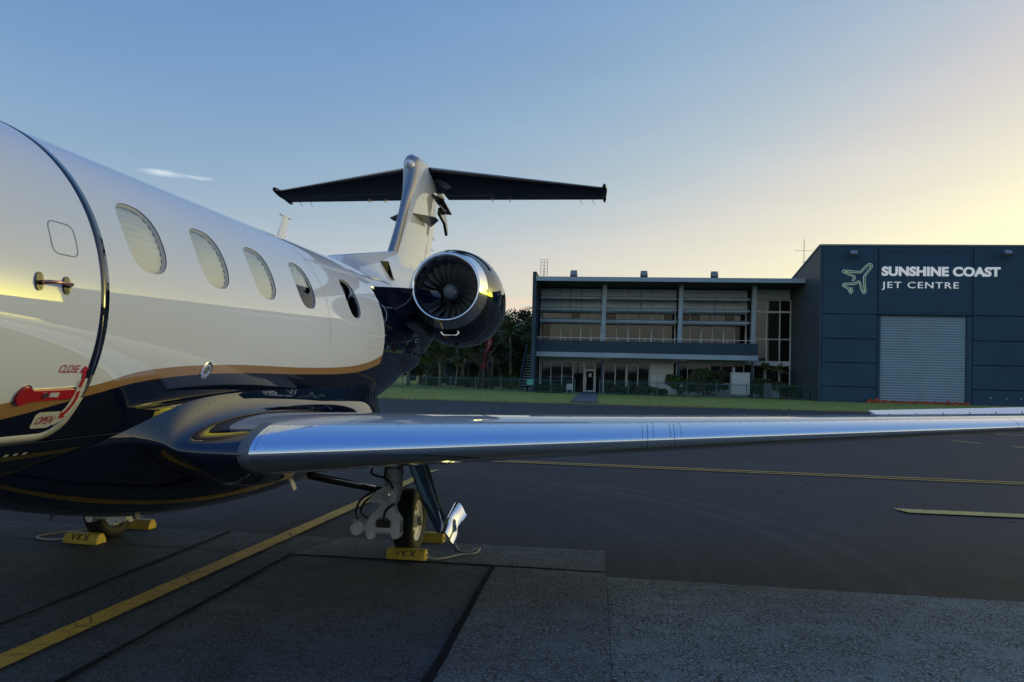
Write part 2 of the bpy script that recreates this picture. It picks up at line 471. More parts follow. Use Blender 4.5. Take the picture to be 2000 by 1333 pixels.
def old_pave(name, c0, c1, crackamt):
    mt, n, l, b = nt(name)
    tc = n.new('ShaderNodeTexCoord'); P = tc.outputs['Object']
    big = noise(n, l, P, 0.55, 4, 0.6); mid = noise(n, l, P, 4.0, 6, 0.7); fine = noise(n, l, P, 60, 4, 0.75)
    wv = n.new('ShaderNodeVectorMath'); wv.operation = 'MULTIPLY_ADD'
    nz = n.new('ShaderNodeTexNoise'); nz.inputs['Scale'].default_value = 9; l.new(P, nz.inputs['Vector'])
    l.new(nz.outputs['Color'], wv.inputs[0]); wv.inputs[1].default_value = (0.10, 0.10, 0); l.new(P, wv.inputs[2])
    vo = n.new('ShaderNodeTexVoronoi'); vo.feature = 'DISTANCE_TO_EDGE'; vo.inputs['Scale'].default_value = 6.5; l.new(wv.outputs[0], vo.inputs['Vector'])
    v2 = n.new('ShaderNodeTexVoronoi'); v2.feature = 'DISTANCE_TO_EDGE'; v2.inputs['Scale'].default_value = 34; l.new(wv.outputs[0], v2.inputs['Vector'])
    v3 = n.new('ShaderNodeTexVoronoi'); v3.inputs['Scale'].default_value = 85; l.new(P, v3.inputs['Vector'])
    gate = mathn(n, l, 'MULTIPLY', ramp(n, l, noise(n, l, P, 1.7, 3), 0.5, 0.66), 0.8)
    cr1 = mathn(n, l, 'MULTIPLY', mathn(n, l, 'SUBTRACT', 1.0, ramp(n, l, vo.outputs['Distance'], 0.004, 0.022)), gate)
    cr2 = mathn(n, l, 'MULTIPLY', mathn(n, l, 'SUBTRACT', 1.0, ramp(n, l, v2.outputs['Distance'], 0.02, 0.14)), ramp(n, l, mid, 0.38, 0.52))
    crk = mathn(n, l, 'MULTIPLY', mathn(n, l, 'MAXIMUM', cr1, mathn(n, l, 'MULTIPLY', cr2, 0.95)), crackamt)
    f = mathn(n, l, 'ADD', mathn(n, l, 'MULTIPLY', big, 0.65), mathn(n, l, 'MULTIPLY', mid, 0.35))
    c = mixc(n, l, ramp(n, l, f, 0.36, 0.62), c0, c1)
    st_ = n.new('ShaderNodeTexNoise'); st_.inputs['Scale'].default_value = 0.9; st_.inputs['Detail'].default_value = 2; st_.inputs['Distortion'].default_value = 0.6; l.new(P, st_.inputs['Vector'])
    c = mixc(n, l, mathn(n, l, 'MULTIPLY', ramp(n, l, st_.outputs['Fac'], 0.60, 0.72), 0.5), c, tuple(x*0.35 for x in c0))
    c = mixc(n, l, mathn(n, l, 'MULTIPLY', ramp(n, l, v3.outputs['Color'], 0.5, 0.95), 0.4), c, tuple(x*1.8 for x in c1))
    c = mixc(n, l, mathn(n, l, 'MULTIPLY', ramp(n, l, fine, 0.5, 0.7), 0.6), c, tuple(x*0.35 for x in c0))
    c = mixc(n, l, crk, c, (0.006, 0.006, 0.007))
    l.new(c, b.inputs['Base Color'])
    b.inputs['Roughness'].default_value = 0.8
    b.inputs['Specular IOR Level'].default_value = 0.35
    h = mathn(n, l, 'SUBTRACT', mathn(n, l, 'MULTIPLY', fine, 0.5), crk)
    bump(n, l, h, 0.7, 0.008, b)
    return mt
M['old_dark'] = old_pave('old_pavement_dark', (0.042, 0.055, 0.070), (0.088, 0.110, 0.132), 0.8)
M['old_mid'] = old_pave('old_pavement_mid', (0.070, 0.083, 0.090), (0.165, 0.192, 0.203), 0.85)
M['old_grey'] = old_pave('old_pavement_grey', (0.105, 0.125, 0.128), (0.215, 0.255, 0.258), 0.9)
M['sealant'] = simple('bitumen_sealant', (0.014, 0.015, 0.017), 0.95, spec=0.1, var=0.4, vscale=12, bmp=0.4, bscale=30)

def road_paint(name, col):
    mt, n, l, b = nt(name)
    tc = n.new('ShaderNodeTexCoord'); P = tc.outputs['Object']
    a = noise(n, l, P, 7, 6, 0.7); f = noise(n, l, P, 70, 3, 0.7)
    wear = mathn(n, l, 'MAXIMUM', ramp(n, l, a, 0.60, 0.72), mathn(n, l, 'MULTIPLY', ramp(n, l, f, 0.56, 0.68), 0.6))
    vo = n.new('ShaderNodeTexVoronoi'); vo.feature = 'DISTANCE_TO_EDGE'; vo.inputs['Scale'].default_value = 5; l.new(P, vo.inputs['Vector'])
    wear = mathn(n, l, 'MAXIMUM', wear, mathn(n, l, 'SUBTRACT', 1.0, ramp(n, l, vo.outputs['Distance'], 0.006, 0.02)))
    c = mixc(n, l, ramp(n, l, noise(n, l, P, 2.5, 4), 0.3, 0.7), tuple(x*0.75 for x in col), col)
    c = mixc(n, l, mathn(n, l, 'MULTIPLY', wear, 0.85), c, (0.03, 0.03, 0.032))
    l.new(c, b.inputs['Base Color']); b.inputs['Roughness'].default_value = 0.7
    bump(n, l, f, 0.4, 0.004, b)
    return mt
M['yellow_line'] = road_paint('worn_yellow_line_paint', (0.66, 0.40, 0.05))
M['cream_line'] = road_paint('pale_yellow_line_paint', (0.74, 0.54, 0.14))

def grass_mat():
    mt, n, l, b = nt('mown_grass')
    tc = n.new('ShaderNodeTexCoord'); P = tc.outputs['Object']
    a = noise(n, l, P, 0.5, 5, 0.6); f = noise(n, l, P, 14, 5, 0.75)
    c = mixc(n, l, ramp(n, l, a, 0.3, 0.7), (0.29, 0.32, 0.075), (0.42, 0.42, 0.115))
    c = mixc(n, l, mathn(n, l, 'MULTIPLY', ramp(n, l, f, 0.45, 0.7), 0.6), c, (0.17, 0.19, 0.045))
    l.new(c, b.inputs['Base Color']); b.inputs['Roughness'].default_value = 0.9
    b.inputs['Specular IOR Level'].default_value = 0.1
    bump(n, l, f, 1.0, 0.06, b)
    return mt
M['grass'] = grass_mat()
M['kerb'] = simple('earthy_concrete_edge', (0.22, 0.17, 0.12), 0.85, var=0.3, vscale=3)
M['path'] = simple('path_concrete', (0.115, 0.12, 0.13), 0.85, var=0.2, vscale=1.5, bmp=0.2, bscale=30)
M['hill'] = simple('wooded_hill', (0.03, 0.04, 0.028), 0.95, var=0.5, vscale=0.05)

# ------------------------------------------------------------------ the setting: ground
def sheet(name, poly, z, mat, kind='structure', parent=None):
    o = MB().add([(x, y, z) for x, y in poly], [tuple(range(len(poly)))]).build(name, mat, parent)
    if kind and parent is None: tag(o, kind=kind)
    return o
sheet('ground', [(-2500,-2500),(2500,-2500),(2500,2500),(-2500,2500)], -0.05, M['grass'])
apron = sheet('apron', [(-160,-160),(160,-160),(160,41.3),(-160,41.3)], 0.0, M['asphalt'])
lawn = MB()
gx = np.linspace(-120, 120, 161); gy = np.linspace(41.45, 110, 60)
lv = [(x, y, 0.015 + 0.02*sin(x*0.7+y*0.4) + 0.015*sin(x*1.9-y*1.1) + min(0.10, (y-41.4)*0.02)) for y in gy for x in gx]
lf = [(j*161+i, j*161+i+1, (j+1)*161+i+1, (j+1)*161+i) for j in range(59) for i in range(160)]
lawn_o = tag(lawn.add(lv, lf).build('lawn', M['grass'], smooth=True), kind='structure')
tag(MB().box(-120, 120, 41.28, 41.46, -0.04, 0.03).build('lawn_edge', M['kerb']), kind='structure')
mb = MB()
for _ in range(5200):
    x = rng.uniform(-30, 34); y = 41.44+abs(rng.normal(0, .10)) if _ % 3 else rng.uniform(41.5, 60)
    hgt_ = rng.uniform(.04, .11); a = rng.uniform(0, pi); w_ = rng.uniform(.02, .05); z = .02+min(.10, (y-41.4)*.02)
    mb.add([(x-w_*cos(a), y-w_*sin(a), z), (x+w_*cos(a), y+w_*sin(a), z), (x+rng.uniform(-.05, .05), y+rng.uniform(-.05, .05), z+hgt_)], [(0, 1, 2)])
tag(mb.build('grass', M['grass']), kind='stuff')
pth = tag(MB().box(-1.38, 0.10, 42.0, 67.0, -0.02, 0.175).build('path', M['path']), kind='structure')
pm = MB()
for k in range(11):
    y0 = 42.0 + k*2.27
    pm.box(-1.35, -0.65, y0+0.02, y0+2.25, 0.17, 0.182)
    pm.box(-0.63, 0.07, y0+0.02, y0+2.25, 0.17, 0.182)
pm.build('paving_slab', M['path'], pth)
# old pavement in the foreground with the sealed joints between its bays
PX = [(-14.0, -3.53), (-3.49, -2.56), (-2.53, -0.865), (-0.80, 0.115)]
def wobble_strip(x0, y0, x1, y1, w, seed, jit=0.25, steps=26):
    r = random.Random(seed); a, b2 = Vector((x0, y0)), Vector((x1, y1)); d = (b2-a).normalized(); nn = Vector((-d.y, d.x))
    L, R = [], []
    off = 0.0
    for i in range(steps+1):
        p = a.lerp(b2, i/steps); off = off*0.7 + r.uniform(-w, w)*jit
        ww = w*(1+r.uniform(-.4, .4)*(1 if 0 < i < steps else 0))
        L.append(p+nn*(off+ww/2)); R.append(p+nn*(off-ww/2))
    return L, R
old = sheet('old_pavement', [(-14,-20),(0.115,-20),(0.115,6.70),(-14,6.78)], 0.004, M['old_dark'])
for i, (a, b2) in enumerate(((-14.0, -3.5), (-3.5, -2.55), (-2.55, -0.83), (-0.83, 0.115))):
    pass
old2 = sheet('old_pavement', [(0.118,-20),(14,-20),(14,5.70),(3.1,5.77),(0.118,5.85)], 0.004, M['old_grey'])
strip = sheet('old_pavement', [(-2.5,6.02),(0.113,5.98),(0.113,6.698),(-2.3,6.71)], 0.008, M['old_mid'])
bay = sheet('old_pavement', [(-0.80,-20),(0.113,-20),(0.113,5.95),(-0.78,5.97)], 0.008, M['old_mid'])
def ribbon(name, mat, L, R, z, parent=None):
    mb = MB(); n_ = len(L)
    mb.add([(p.x, p.y, z) for p in L]+[(p.x, p.y, z) for p in R], [(i+n_, i+n_+1, i+1, i) for i in range(n_-1)])
    o = mb.build(name, mat, parent)
    if parent is None: tag(o, kind='structure')
    return o
for k, (x0, y0, x1, y1, w) in enumerate([(-0.80,5.99,-0.87,-4,0.048), (-3.42,6.72,-3.66,-4,0.035), (-2.52,6.02,-2.72,-4,0.04), (-14,6.15,-2.5,6.02,0.012), (-2.5,6.015,0.113,5.965,0.022), (-14,2.2,0.1,2.0,0.03)]):
    L_, R_ = wobble_strip(x0, y0, x1, y1, w, k)
    ribbon('sealed_joint', M['sealant'], L_, R_, 0.012)
# painted lines
def line(name, pts, w, mat, z=0.016, seed=1):
    r = random.Random(seed); L, R = [], []
    P = []
    for i in range(len(pts)-1):
        a, b2 = Vector(pts[i]), Vector(pts[i+1]); k = max(2, int((b2-a).length/0.12))
        P += [a.lerp(b2, t/k) for t in range(k)]
    P.append(Vector(pts[-1]))
    for i, p in enumerate(P):
        d = (P[min(i+1, len(P)-1)]-P[max(i-1, 0)]).normalized(); nn = Vector((-d.y, d.x))
        L.append(p+nn*(w/2+r.uniform(-.003, .003))); R.append(p-nn*(w/2+r.uniform(-.003, .003)))
    return ribbon(name, mat, L, R, z)
line('painted_line', [(-3.30,-0.5),(-3.05,3.3),(-2.685,9.1),(-2.60,10.4),(-2.575,11.1)], 0.155, M['yellow_line'])
sheet('painted_line', [(-2.64,11.35),(-2.50,11.35),(-2.47,11.75)], 0.016, M['cream_line'])
sheet('painted_line', [(-2.64,12.45),(-2.49,12.50),(-2.42,13.15),(-2.57,13.1)], 0.016, M['cream_line'])
line('painted_line', [(-2.3,13.32),(7,12.86),(30,11.7)], 0.085, M['yellow_line'], seed=3)
line('painted_line', [(-2.25,13.12),(7,12.63),(30,11.45)], 0.085, M['yellow_line'], seed=4)
sheet('painted_line', [(3.70,9.70),(3.78,9.43),(30,9.0),(30,9.32)], 0.016, M['cream_line'])
for a, b2 in (((8.895,23.54),(9.476,22.66)), ((9.938,21.98),(10.31,21.17)), ((10.75,20.5),(11.2,19.6))):
    line('painted_line', [a, b2], 0.12, M['cream_line'])
line('painted_line', [(11.3,25.4),(40,25.2)], 0.14, M['cream_line'])
line('painted_line', [(-30,27.3),(-7.2,26.65),(3,26.1)], 0.12, M['cream_line'])
# small litter and stones on the asphalt
mb = MB()
for _ in range(140):
    x, y = rng.uniform(-6, 14), rng.uniform(6.8, 40); s = rng.uniform(.008, .022)
    mb.obox((x, y, s*0.5+0.004), (s, s*.3, 0), (-s*.2, s*.7, 0), (0, 0, s*.5))
tag(mb.build('gravel', M['kerb']), kind='stuff')

# wooded hills far round the airfield
hm = MB(); na = 420
def hz(a): return 21 + 9*sin(a*3.1+1) + 8*sin(a*7.3) + 4*sin(a*17.7+2) + 2*sin(a*43+1) + 1.2*sin(a*91)
ring0 = [(560*sin(a), 560*cos(a), -2) for a in np.linspace(0, 2*pi, na, endpoint=False)]
ring1 = [(610*sin(a), 610*cos(a), max(5, hz(a))) for a in np.linspace(0, 2*pi, na, endpoint=False)]
ring2 = [(900*sin(a), 900*cos(a), -3) for a in np.linspace(0, 2*pi, na, endpoint=False)]
tag(hm.loft([ring2, ring1, ring0]).build('hills', M['hill'], smooth=False), kind='structure')

# ------------------------------------------------------------------ building materials
M['hangar_blue'] = simple('hangar_navy_concrete', (0.028, 0.076, 0.130), 0.75, var=0.12, vscale=0.5, bmp=0.15, bscale=6)
M['hangar_joint'] = simple('dark_panel_joint', (0.012, 0.03, 0.05), 0.8)  # even dark blue for the joints and the wall behind the panels
M['hangar_side'] = simple('ribbed_side_cladding', (0.030, 0.056, 0.085), 0.5, var=0.1, vscale=0.6)
M['capping'] = simple('metal_capping', (0.20, 0.24, 0.27), 0.45, 0.2)
M['shutter'] = simple('roller_shutter_grey', (0.28, 0.38, 0.45), 0.5, var=0.07, vscale=0.8)
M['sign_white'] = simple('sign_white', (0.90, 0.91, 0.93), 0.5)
_b = M['sign_white'].node_tree.nodes['Principled BSDF']; _b.inputs['Emission Color'].default_value = (1, 1, 1, 1); _b.inputs['Emission Strength'].default_value = 0.22   # faint glow added to brighten letters and emblem edging, no lamp in them
M['sign_green'] = simple('sign_green', (0.03, 0.36, 0.12), 0.5)
M['fascia'] = simple('pale_blue_grey_metal', (0.36, 0.46, 0.54), 0.45, var=0.08, vscale=0.7)
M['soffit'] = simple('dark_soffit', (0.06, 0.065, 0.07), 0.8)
M['balcony'] = simple('navy_balcony_panel', (0.020, 0.055, 0.095), 0.6, var=0.1, vscale=0.7)
M['end_wall'] = simple('slate_blue_wall', (0.04, 0.07, 0.10), 0.7, var=0.12, vscale=0.6)
M['panel'] = simple('pale_facade_panel', (0.74, 0.80, 0.88), 0.6, var=0.06, vscale=1.0)
M['frame'] = simple('window_frame_grey', (0.80, 0.82, 0.84), 0.45, 0.0)
M['white_frame'] = simple('white_door_frame', (0.62, 0.62, 0.60), 0.4)
M['interior'] = simple('dim_interior', (0.02, 0.018, 0.016), 0.9)
def tint(name, col):
    mt, n, l, b = nt(name)
    tc = n.new('ShaderNodeTexCoord')
    b.inputs['Base Color'].default_value = (*col, 1); b.inputs['Metallic'].default_value = 0.85
    b.inputs['Roughness'].default_value = 0.03
    bump(n, l, noise(n, l, tc.outputs['Object'], 0.8, 2), 0.08, 0.02, b)
    return mt
M['bronze_glass'] = tint('bronze_tinted_glass', (0.064, 0.070, 0.074))
M['dark_glass'] = tint('dark_tinted_glass', (0.030, 0.030, 0.030))
M['lamp'] = simple('floodlight_grey', (0.12, 0.13, 0.14), 0.5, 0.3)
M['lamp_glass'] = simple('floodlight_glass', (0.25, 0.27, 0.28), 0.1, 0.0, 0.5)
M['steel_blue'] = simple('steel_blue_paint', (0.05, 0.085, 0.12), 0.5)
M['fence'] = simple('teal_fence_paint', (0.06, 0.15, 0.16), 0.45)
M['sign_teal'] = simple('teal_notice', (0.10, 0.42, 0.36), 0.5)
M['cabinet'] = simple('off_white_cabinet', (0.55, 0.57, 0.57), 0.5, var=0.05)
M['orange'] = simple('orange_sheeting', (0.45, 0.085, 0.03), 0.7, var=0.35, vscale=2.5)
M['bark'] = simple('grey_bark', (0.085, 0.075, 0.06), 0.9, var=0.4, vscale=3, bmp=0.6, bscale=12)
M['bark_pale'] = simple('pale_bark', (0.17, 0.155, 0.13), 0.9, var=0.35, vscale=3, bmp=0.5, bscale=12)
def leafmat(name, c0, c1):
    mt, n, l, b = nt(name)
    tc = n.new('ShaderNodeTexCoord')
    f = noise(n, l, tc.outputs['Object'], 1.4, 4, 0.7)
    l.new(mixc(n, l, ramp(n, l, f, 0.35, 0.68), c0, c1), b.inputs['Base Color'])
    b.inputs['Roughness'].default_value = 0.6; b.inputs['Specular IOR Level'].default_value = 0.25
    b.inputs['Subsurface Weight'].default_value = 0.0
    return mt
M['leaf_dark'] = leafmat('dark_leaves', (0.042, 0.064, 0.028), (0.095, 0.125, 0.048))
M['leaf_mid'] = leafmat('green_leaves', (0.045, 0.080, 0.026), (0.095, 0.145, 0.045))
M['leaf_palm'] = leafmat('palm_leaves', (0.065, 0.095, 0.036), (0.15, 0.18, 0.07))
M['leaf_yellow'] = leafmat('yellow_green_leaves', (0.07, 0.09, 0.02), (0.15, 0.17, 0.04))
M['leaf_grey'] = leafmat('grey_dry_leaves', (0.06, 0.06, 0.04), (0.13, 0.12, 0.09))

# ------------------------------------------------------------------ hangar
HY, HX0, HX1, HZ = 58.7, 16.9, 46.0, 12.15
hg = thing('hangar', 'big dark blue hangar with panelled front and grey roller door', 'hangar', (31.0, 75.0, 0))
def side_top(y): return max(8.6, 12.10-0.187*(y-HY))
MB().prism([(HX0+0.04, HY+0.24, 0), (HX0+0.04, HY+0.24, 11.9), (HX0+0.04, 77.4, 8.5), (HX0+0.04, 100, 8.5), (HX0+0.04, 100, 0)], (HX1-HX0-0.04, 0, 0)).build('wall', M['hangar_joint'], hg, recalc=True)
def hpanel(x0, x1, z0, z1, y=HY):
    g = 0.028
    MB().box(x0+g, x1-g, y, y+0.26, z0+g, z1-g).build('panel', M['hangar_blue'], hg)
zr = [0.0, 1.27, 3.10, 4.92, 6.80]
for c0, c1 in ((17.06, 21.10), (27.90, 34.6), (34.6, 40.3), (40.3, 45.9)):
    for i in range(4): hpanel(c0, c1, zr[i], zr[i+1])
    hpanel(c0, c1, 6.80, 12.0)
MB().box(HX0-0.05, 17.05, HY-0.03, HY+0.12, 0, 12.0).build('corner_trim', M['hangar_side'], hg)
hpanel(21.10, 27.90, 6.80, 12.0, HY+0.02)
mb = MB()
for x0, x1, z0, z1 in ((21.2,27.8,11.55,11.62), (21.2,27.8,7.0,7.06), (21.2,21.27,7.06,11.55), (27.73,27.8,7.06,11.55)):
    mb.box(x0, x1, HY-0.01, HY+0.03, z0, z1)
mb.build('panel_trim', M['hangar_side'], hg)
hpanel(21.10, 21.36, 0, 6.74); hpanel(27.46, 27.90, 0, 6.74)
mb = MB()
prof = []
z = 0.02
ns = 34; hgt = 6.70/ns
rings = []
for k in range(ns):
    z0 = 0.02 + k*hgt
    for dz, dy in ((0.0, 0.05), (0.03, 0.022), (hgt*0.5, 0.0), (hgt-0.03, 0.022), (hgt-0.004, 0.05)):
        rings.append([(21.37, HY+0.10+dy, z0+dz), (27.45, HY+0.10+dy, z0+dz)])
mb.loft(rings, closed=False)
mb.build('roller_shutter', M['shutter'], hg)
MB().box(21.3, 27.5, HY-0.02, HY+0.25, 6.70, 6.80).build('shutter_head', M['hangar_joint'], hg)
MB().box(HX0-0.06, HX1+0.1, HY-0.06, HY+0.25, 12.0, 12.12).build('capping', M['capping'], hg)
mb = MB()
rr_ = []
for k in range(150):
    y = HY+0.13+k*0.27
    for dx_, dy_ in ((-.02, 0), (-.02, .16), (.025, .185), (.025, .245)): rr_.append([(HX0+dx_, y+dy_, 0), (HX0+dx_, y+dy_, side_top(y+dy_)-.05)])
mb.loft(rr_, closed=False).build('side_cladding', M['hangar_side'], hg)
MB().prism([(HX0-.08, HY+.26, 11.98), (HX0-.08, HY+.26, 12.10), (HX0-.08, 77.4, 8.62), (HX0-.08, 77.4, 8.50)], (.28, 0, 0)).build('capping', M['capping'], hg, recalc=True)
MB().add([(HX0, HY+.2, 11.93), (HX1, HY+.2, 11.93), (HX1, 77.4, 8.53), (HX0, 77.4, 8.53), (HX0, 100, 8.53), (HX1, 100, 8.53)], [(0,1,2,3), (3,2,5,4)]).build('roof', M['capping'], hg)
for x in (29.2, 30.3, 31.3):
    MB().box(x-.04, x+.04, HY-.06, HY, 0.62, 0.70).build('bollard_reflector', M['cabinet'], hg)

# sign lettering and emblem on the hangar
sg = thing('sign_lettering', 'raised white two-line lettering on dark blue wall above roller door', 'sign', (21.4, HY, 8.6))
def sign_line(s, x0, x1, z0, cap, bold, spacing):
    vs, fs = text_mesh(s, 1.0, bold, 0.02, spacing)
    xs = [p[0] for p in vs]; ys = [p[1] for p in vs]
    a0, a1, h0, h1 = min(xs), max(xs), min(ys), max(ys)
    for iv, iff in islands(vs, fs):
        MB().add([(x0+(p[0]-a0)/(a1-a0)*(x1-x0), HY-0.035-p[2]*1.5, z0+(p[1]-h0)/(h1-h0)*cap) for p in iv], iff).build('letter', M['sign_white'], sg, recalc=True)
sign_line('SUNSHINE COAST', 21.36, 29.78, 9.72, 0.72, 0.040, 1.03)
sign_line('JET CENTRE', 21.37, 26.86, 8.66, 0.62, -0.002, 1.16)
em = thing('plane_emblem', 'green outline of an aeroplane with pale edging beside the lettering', 'emblem', (19.7, HY, 8.4))
pz = [(400,331),(413,306),(398,291),(334,266),(331,260),(340,257),(395,262),(445,266),(462,261),(500,222),(522,208),(536,212),(536,226),(522,248),(492,286),(485,305),(487,350),(493,398),(488,414),(478,410),(466,385),(455,348),(444,335),(430,341),(412,350),(346,352),(333,358),(334,366),(368,384),(378,402),(386,414),(395,406),(389,376)]
pp = [Vector((16.854+((1560+a/3.702)-1602)*0.03658, HY, 12.178-((460+c/3.702)-476)*0.0391)) for a, c in pz]
def flat_ribbon(name, w, y, mat, pts, parent):
    fine = []
    for i in range(len(pts)-1):
        p0, p1, p2, p3 = pts[max(i-1, 0)], pts[i], pts[i+1], pts[min(i+2, len(pts)-1)]
        for k in range(5):
            t = k/5
            fine.append(0.5*((2*p1)+(p2-p0)*t+(2*p0-5*p1+4*p2-p3)*t*t+(3*p1-p0-3*p2+p3)*t**3))
    fine.append(pts[-1])
    rings = []
    for i, p in enumerate(fine):
        d = (fine[min(i+1, len(fine)-1)]-fine[max(i-1, 0)]); d.y = 0; d.normalize()
        nn = Vector((-d.z, 0, d.x))*w/2
        rings.append([(p.x+nn.x, y, p.z+nn.z), (p.x-nn.x, y, p.z-nn.z), (p.x-nn.x, y+0.03, p.z-nn.z), (p.x+nn.x, y+0.03, p.z+nn.z)])
    MB().loft(rings, True, True, True).build(name, mat, parent, recalc=True)
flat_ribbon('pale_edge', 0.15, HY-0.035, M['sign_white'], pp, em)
flat_ribbon('green_line', 0.105, HY-0.05, M['sign_green'], pp, em)

def floodlight(x, y, z, label, down=0.5, wall=False):
    t = thing('floodlight', label, 'floodlight', (x, y, z), 'floodlights on the buildings')
    c = Vector((x, y-0.15, z+0.35)); ax = Vector((0.27, 0, 0)); ay = Vector((0, cos(down), -sin(down)))*0.12; az = Vector((0, sin(down), cos(down)))*0.24
    if wall: c = Vector((x, y-0.5, z))
    MB().obox(c, ax, ay, az).build('housing', M['lamp'], t)
    MB().obox(c-ay*1.04, ax*0.86, ay*0.06, az*0.84).build('lens', M['lamp_glass'], t)
    mb = MB()
    if wall:
        mb.box(x-.03, x+.03, y-0.5, y, z-.03, z+.03).box(x-.12, x+.12, y-.03, y, z-.1, z+.1)
    else:
        mb.box(x-.2, x+.2, y-.2, y+.1, z, z+0.03).box(x-.035, x+.035, y-.19, y-.12, z+0.03, z+.18).box(x-.31, x-.28, y-.18, y-.12, z+.1, z+.4).box(x+.28, x+.31, y-.18, y-.12, z+.1, z+.4).box(x-.31, x+.31, y-.18, y-.12, z+.08, z+.11)
    mb.build('bracket', M['lamp'], t)
floodlight(19.15, HY, 11.35, 'grey floodlight on the hangar wall above the aeroplane emblem', 0.75, True)
floodlight(30.05, HY, 11.42, 'grey floodlight on the hangar wall to the right of the lettering', 0.75, True)

# crumpled orange sheeting at the foot of the roller door
mb = MB(); rings = []
for i in range(90):
    x = 20.35 + i*0.08; k = 12
    r = 0.13 + 0.05*sin(i*0.9)+0.04*sin(i*2.3+1)+(0.07 if i < 14 else 0)
    rings.append([(x+0.05*sin(j*1.7+i), HY-0.45+r*1.5*cos(2*pi*j/k)*(1+.25*sin(i*1.3+j*2.1)), max(0.015, 0.14+r*sin(2*pi*j/k)*(1+.35*sin(i*2.1+j*1.4)))) for j in range(k)])
mb.loft(rings, True, True, True)
tag(mb.build('orange_sheeting', M['orange'], loc=(24, HY-0.45, 0)), 'crumpled roll of orange sheeting along the foot of the roller door', 'sheeting')

def mast(name, label, x, y, z0, h, bars, mat):
    mb = MB().tube([(x, y, z0), (x, y, z0+h)], 0.025, 6)
    for dz, w in bars: mb.tube([(x-w, y, z0+dz), (x+w, y, z0+dz)], 0.014, 5)
    return tag(mb.build(name, mat, loc=(x, y, z0)), label, 'antenna')
mast('roof_antenna', 'thin cross-shaped aerial on the hangar roof edge', 16.98, 63.6, 11.1, 2.3, [(1.35, .75), (.4, .2)], M['lamp'])

# ------------------------------------------------------------------ office building
FY = 67.0
of = thing('office_building', 'two-storey blue-grey office with sunshade blades and a long navy balcony', 'building', (6.0, 72.0, 0))
MB().box(-5.15, 16.8, FY+0.12, 85, 0, 9.5).build('wall', M['interior'], of)
MB().box(-5.52, -5.2, 62.7, 86, 0, 10.42).build('end_wall', M['end_wall'], of)
MB().box(-5.2, 16.84, 62.45, 62.6, 9.62, 9.98).build('fascia', M['fascia'], of)
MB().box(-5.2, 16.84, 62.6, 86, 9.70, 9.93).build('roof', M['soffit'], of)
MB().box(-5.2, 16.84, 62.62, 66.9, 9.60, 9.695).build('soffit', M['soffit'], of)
MB().box(-5.19, 13.5, 64.1, 64.22, 3.66, 4.66).build('balcony_parapet', M['balcony'], of)
MB().box(13.38, 13.5, 64.22, 66.9, 3.66, 4.66).build('balcony_parapet', M['balcony'], of)
MB().box(-5.19, 13.53, 64.05, 64.2, 3.24, 3.65).build('balcony_fascia', M['fascia'], of)
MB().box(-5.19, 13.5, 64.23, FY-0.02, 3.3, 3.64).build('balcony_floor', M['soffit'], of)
mb = MB().tube([(-5.2, 64.2, 4.92), (13.4, 64.2, 4.92)], 0.028, 6)
for k in range(9): mb.tube([(-5.0+k*2.28, 64.2, 4.64), (-5.0+k*2.28, 64.2, 4.92)], 0.02, 6)
mb.build('handrail', M['frame'], of)
for cx in (0.53, 7.05, 13.15):
    mb = MB()
    for z0, z1 in ((4.66, 5.5), (5.53, 8.7), (8.73, 9.6)):
        a, c = (z0-4.66)/5*0.10, (z1-4.66)/5*0.10
        mb.add([(cx-.17+a, 64.45, z0), (cx+.17+a, 64.45, z0), (cx+.17+a, 64.85, z0), (cx-.17+a, 64.85, z0), (cx-.17+c, 64.45, z1), (cx+.17+c, 64.45, z1), (cx+.17+c, 64.85, z1), (cx-.17+c, 64.85, z1)],
               [(3,2,1,0),(4,5,6,7),(0,1,5,4),(1,2,6,5),(2,3,7,6),(3,0,4,7)])
    mb.build('column', M['fascia'], of)
    MB().box(cx-0.09, cx+0.09, 64.5, 64.68, 0, 3.28).build('post', M['end_wall'], of)
    MB().box(cx-0.65, cx+0.65, 64.45, 64.8, 3.13, 3.22).build('post_head', M['fascia'], of)
r3 = random.Random(5)
def pane(parent, x0, x1, z0, z1, y, mat='bronze_glass'):
    t = r3.uniform(-.0035, .0035); s = r3.uniform(-.003, .003); cx, cz = (x0+x1)/2, (z0+z1)/2
    mb = MB(); q = []
    for x, z in ((x0, z0), (x1, z0), (x1, z1), (x0, z1)): q.append((x, y+(x-cx)*t+(z-cz)*s, z))
    mb.add(q+[(a, c+0.02, d) for a, c, d in q], [(0,1,2,3),(7,6,5,4),(0,4,5,1),(1,5,6,2),(2,6,7,3),(3,7,4,0)])
    mb.build('pane', M[mat], parent)
bays = [(-5.05, 0.35), (0.72, 6.9), (7.25, 13.05)]
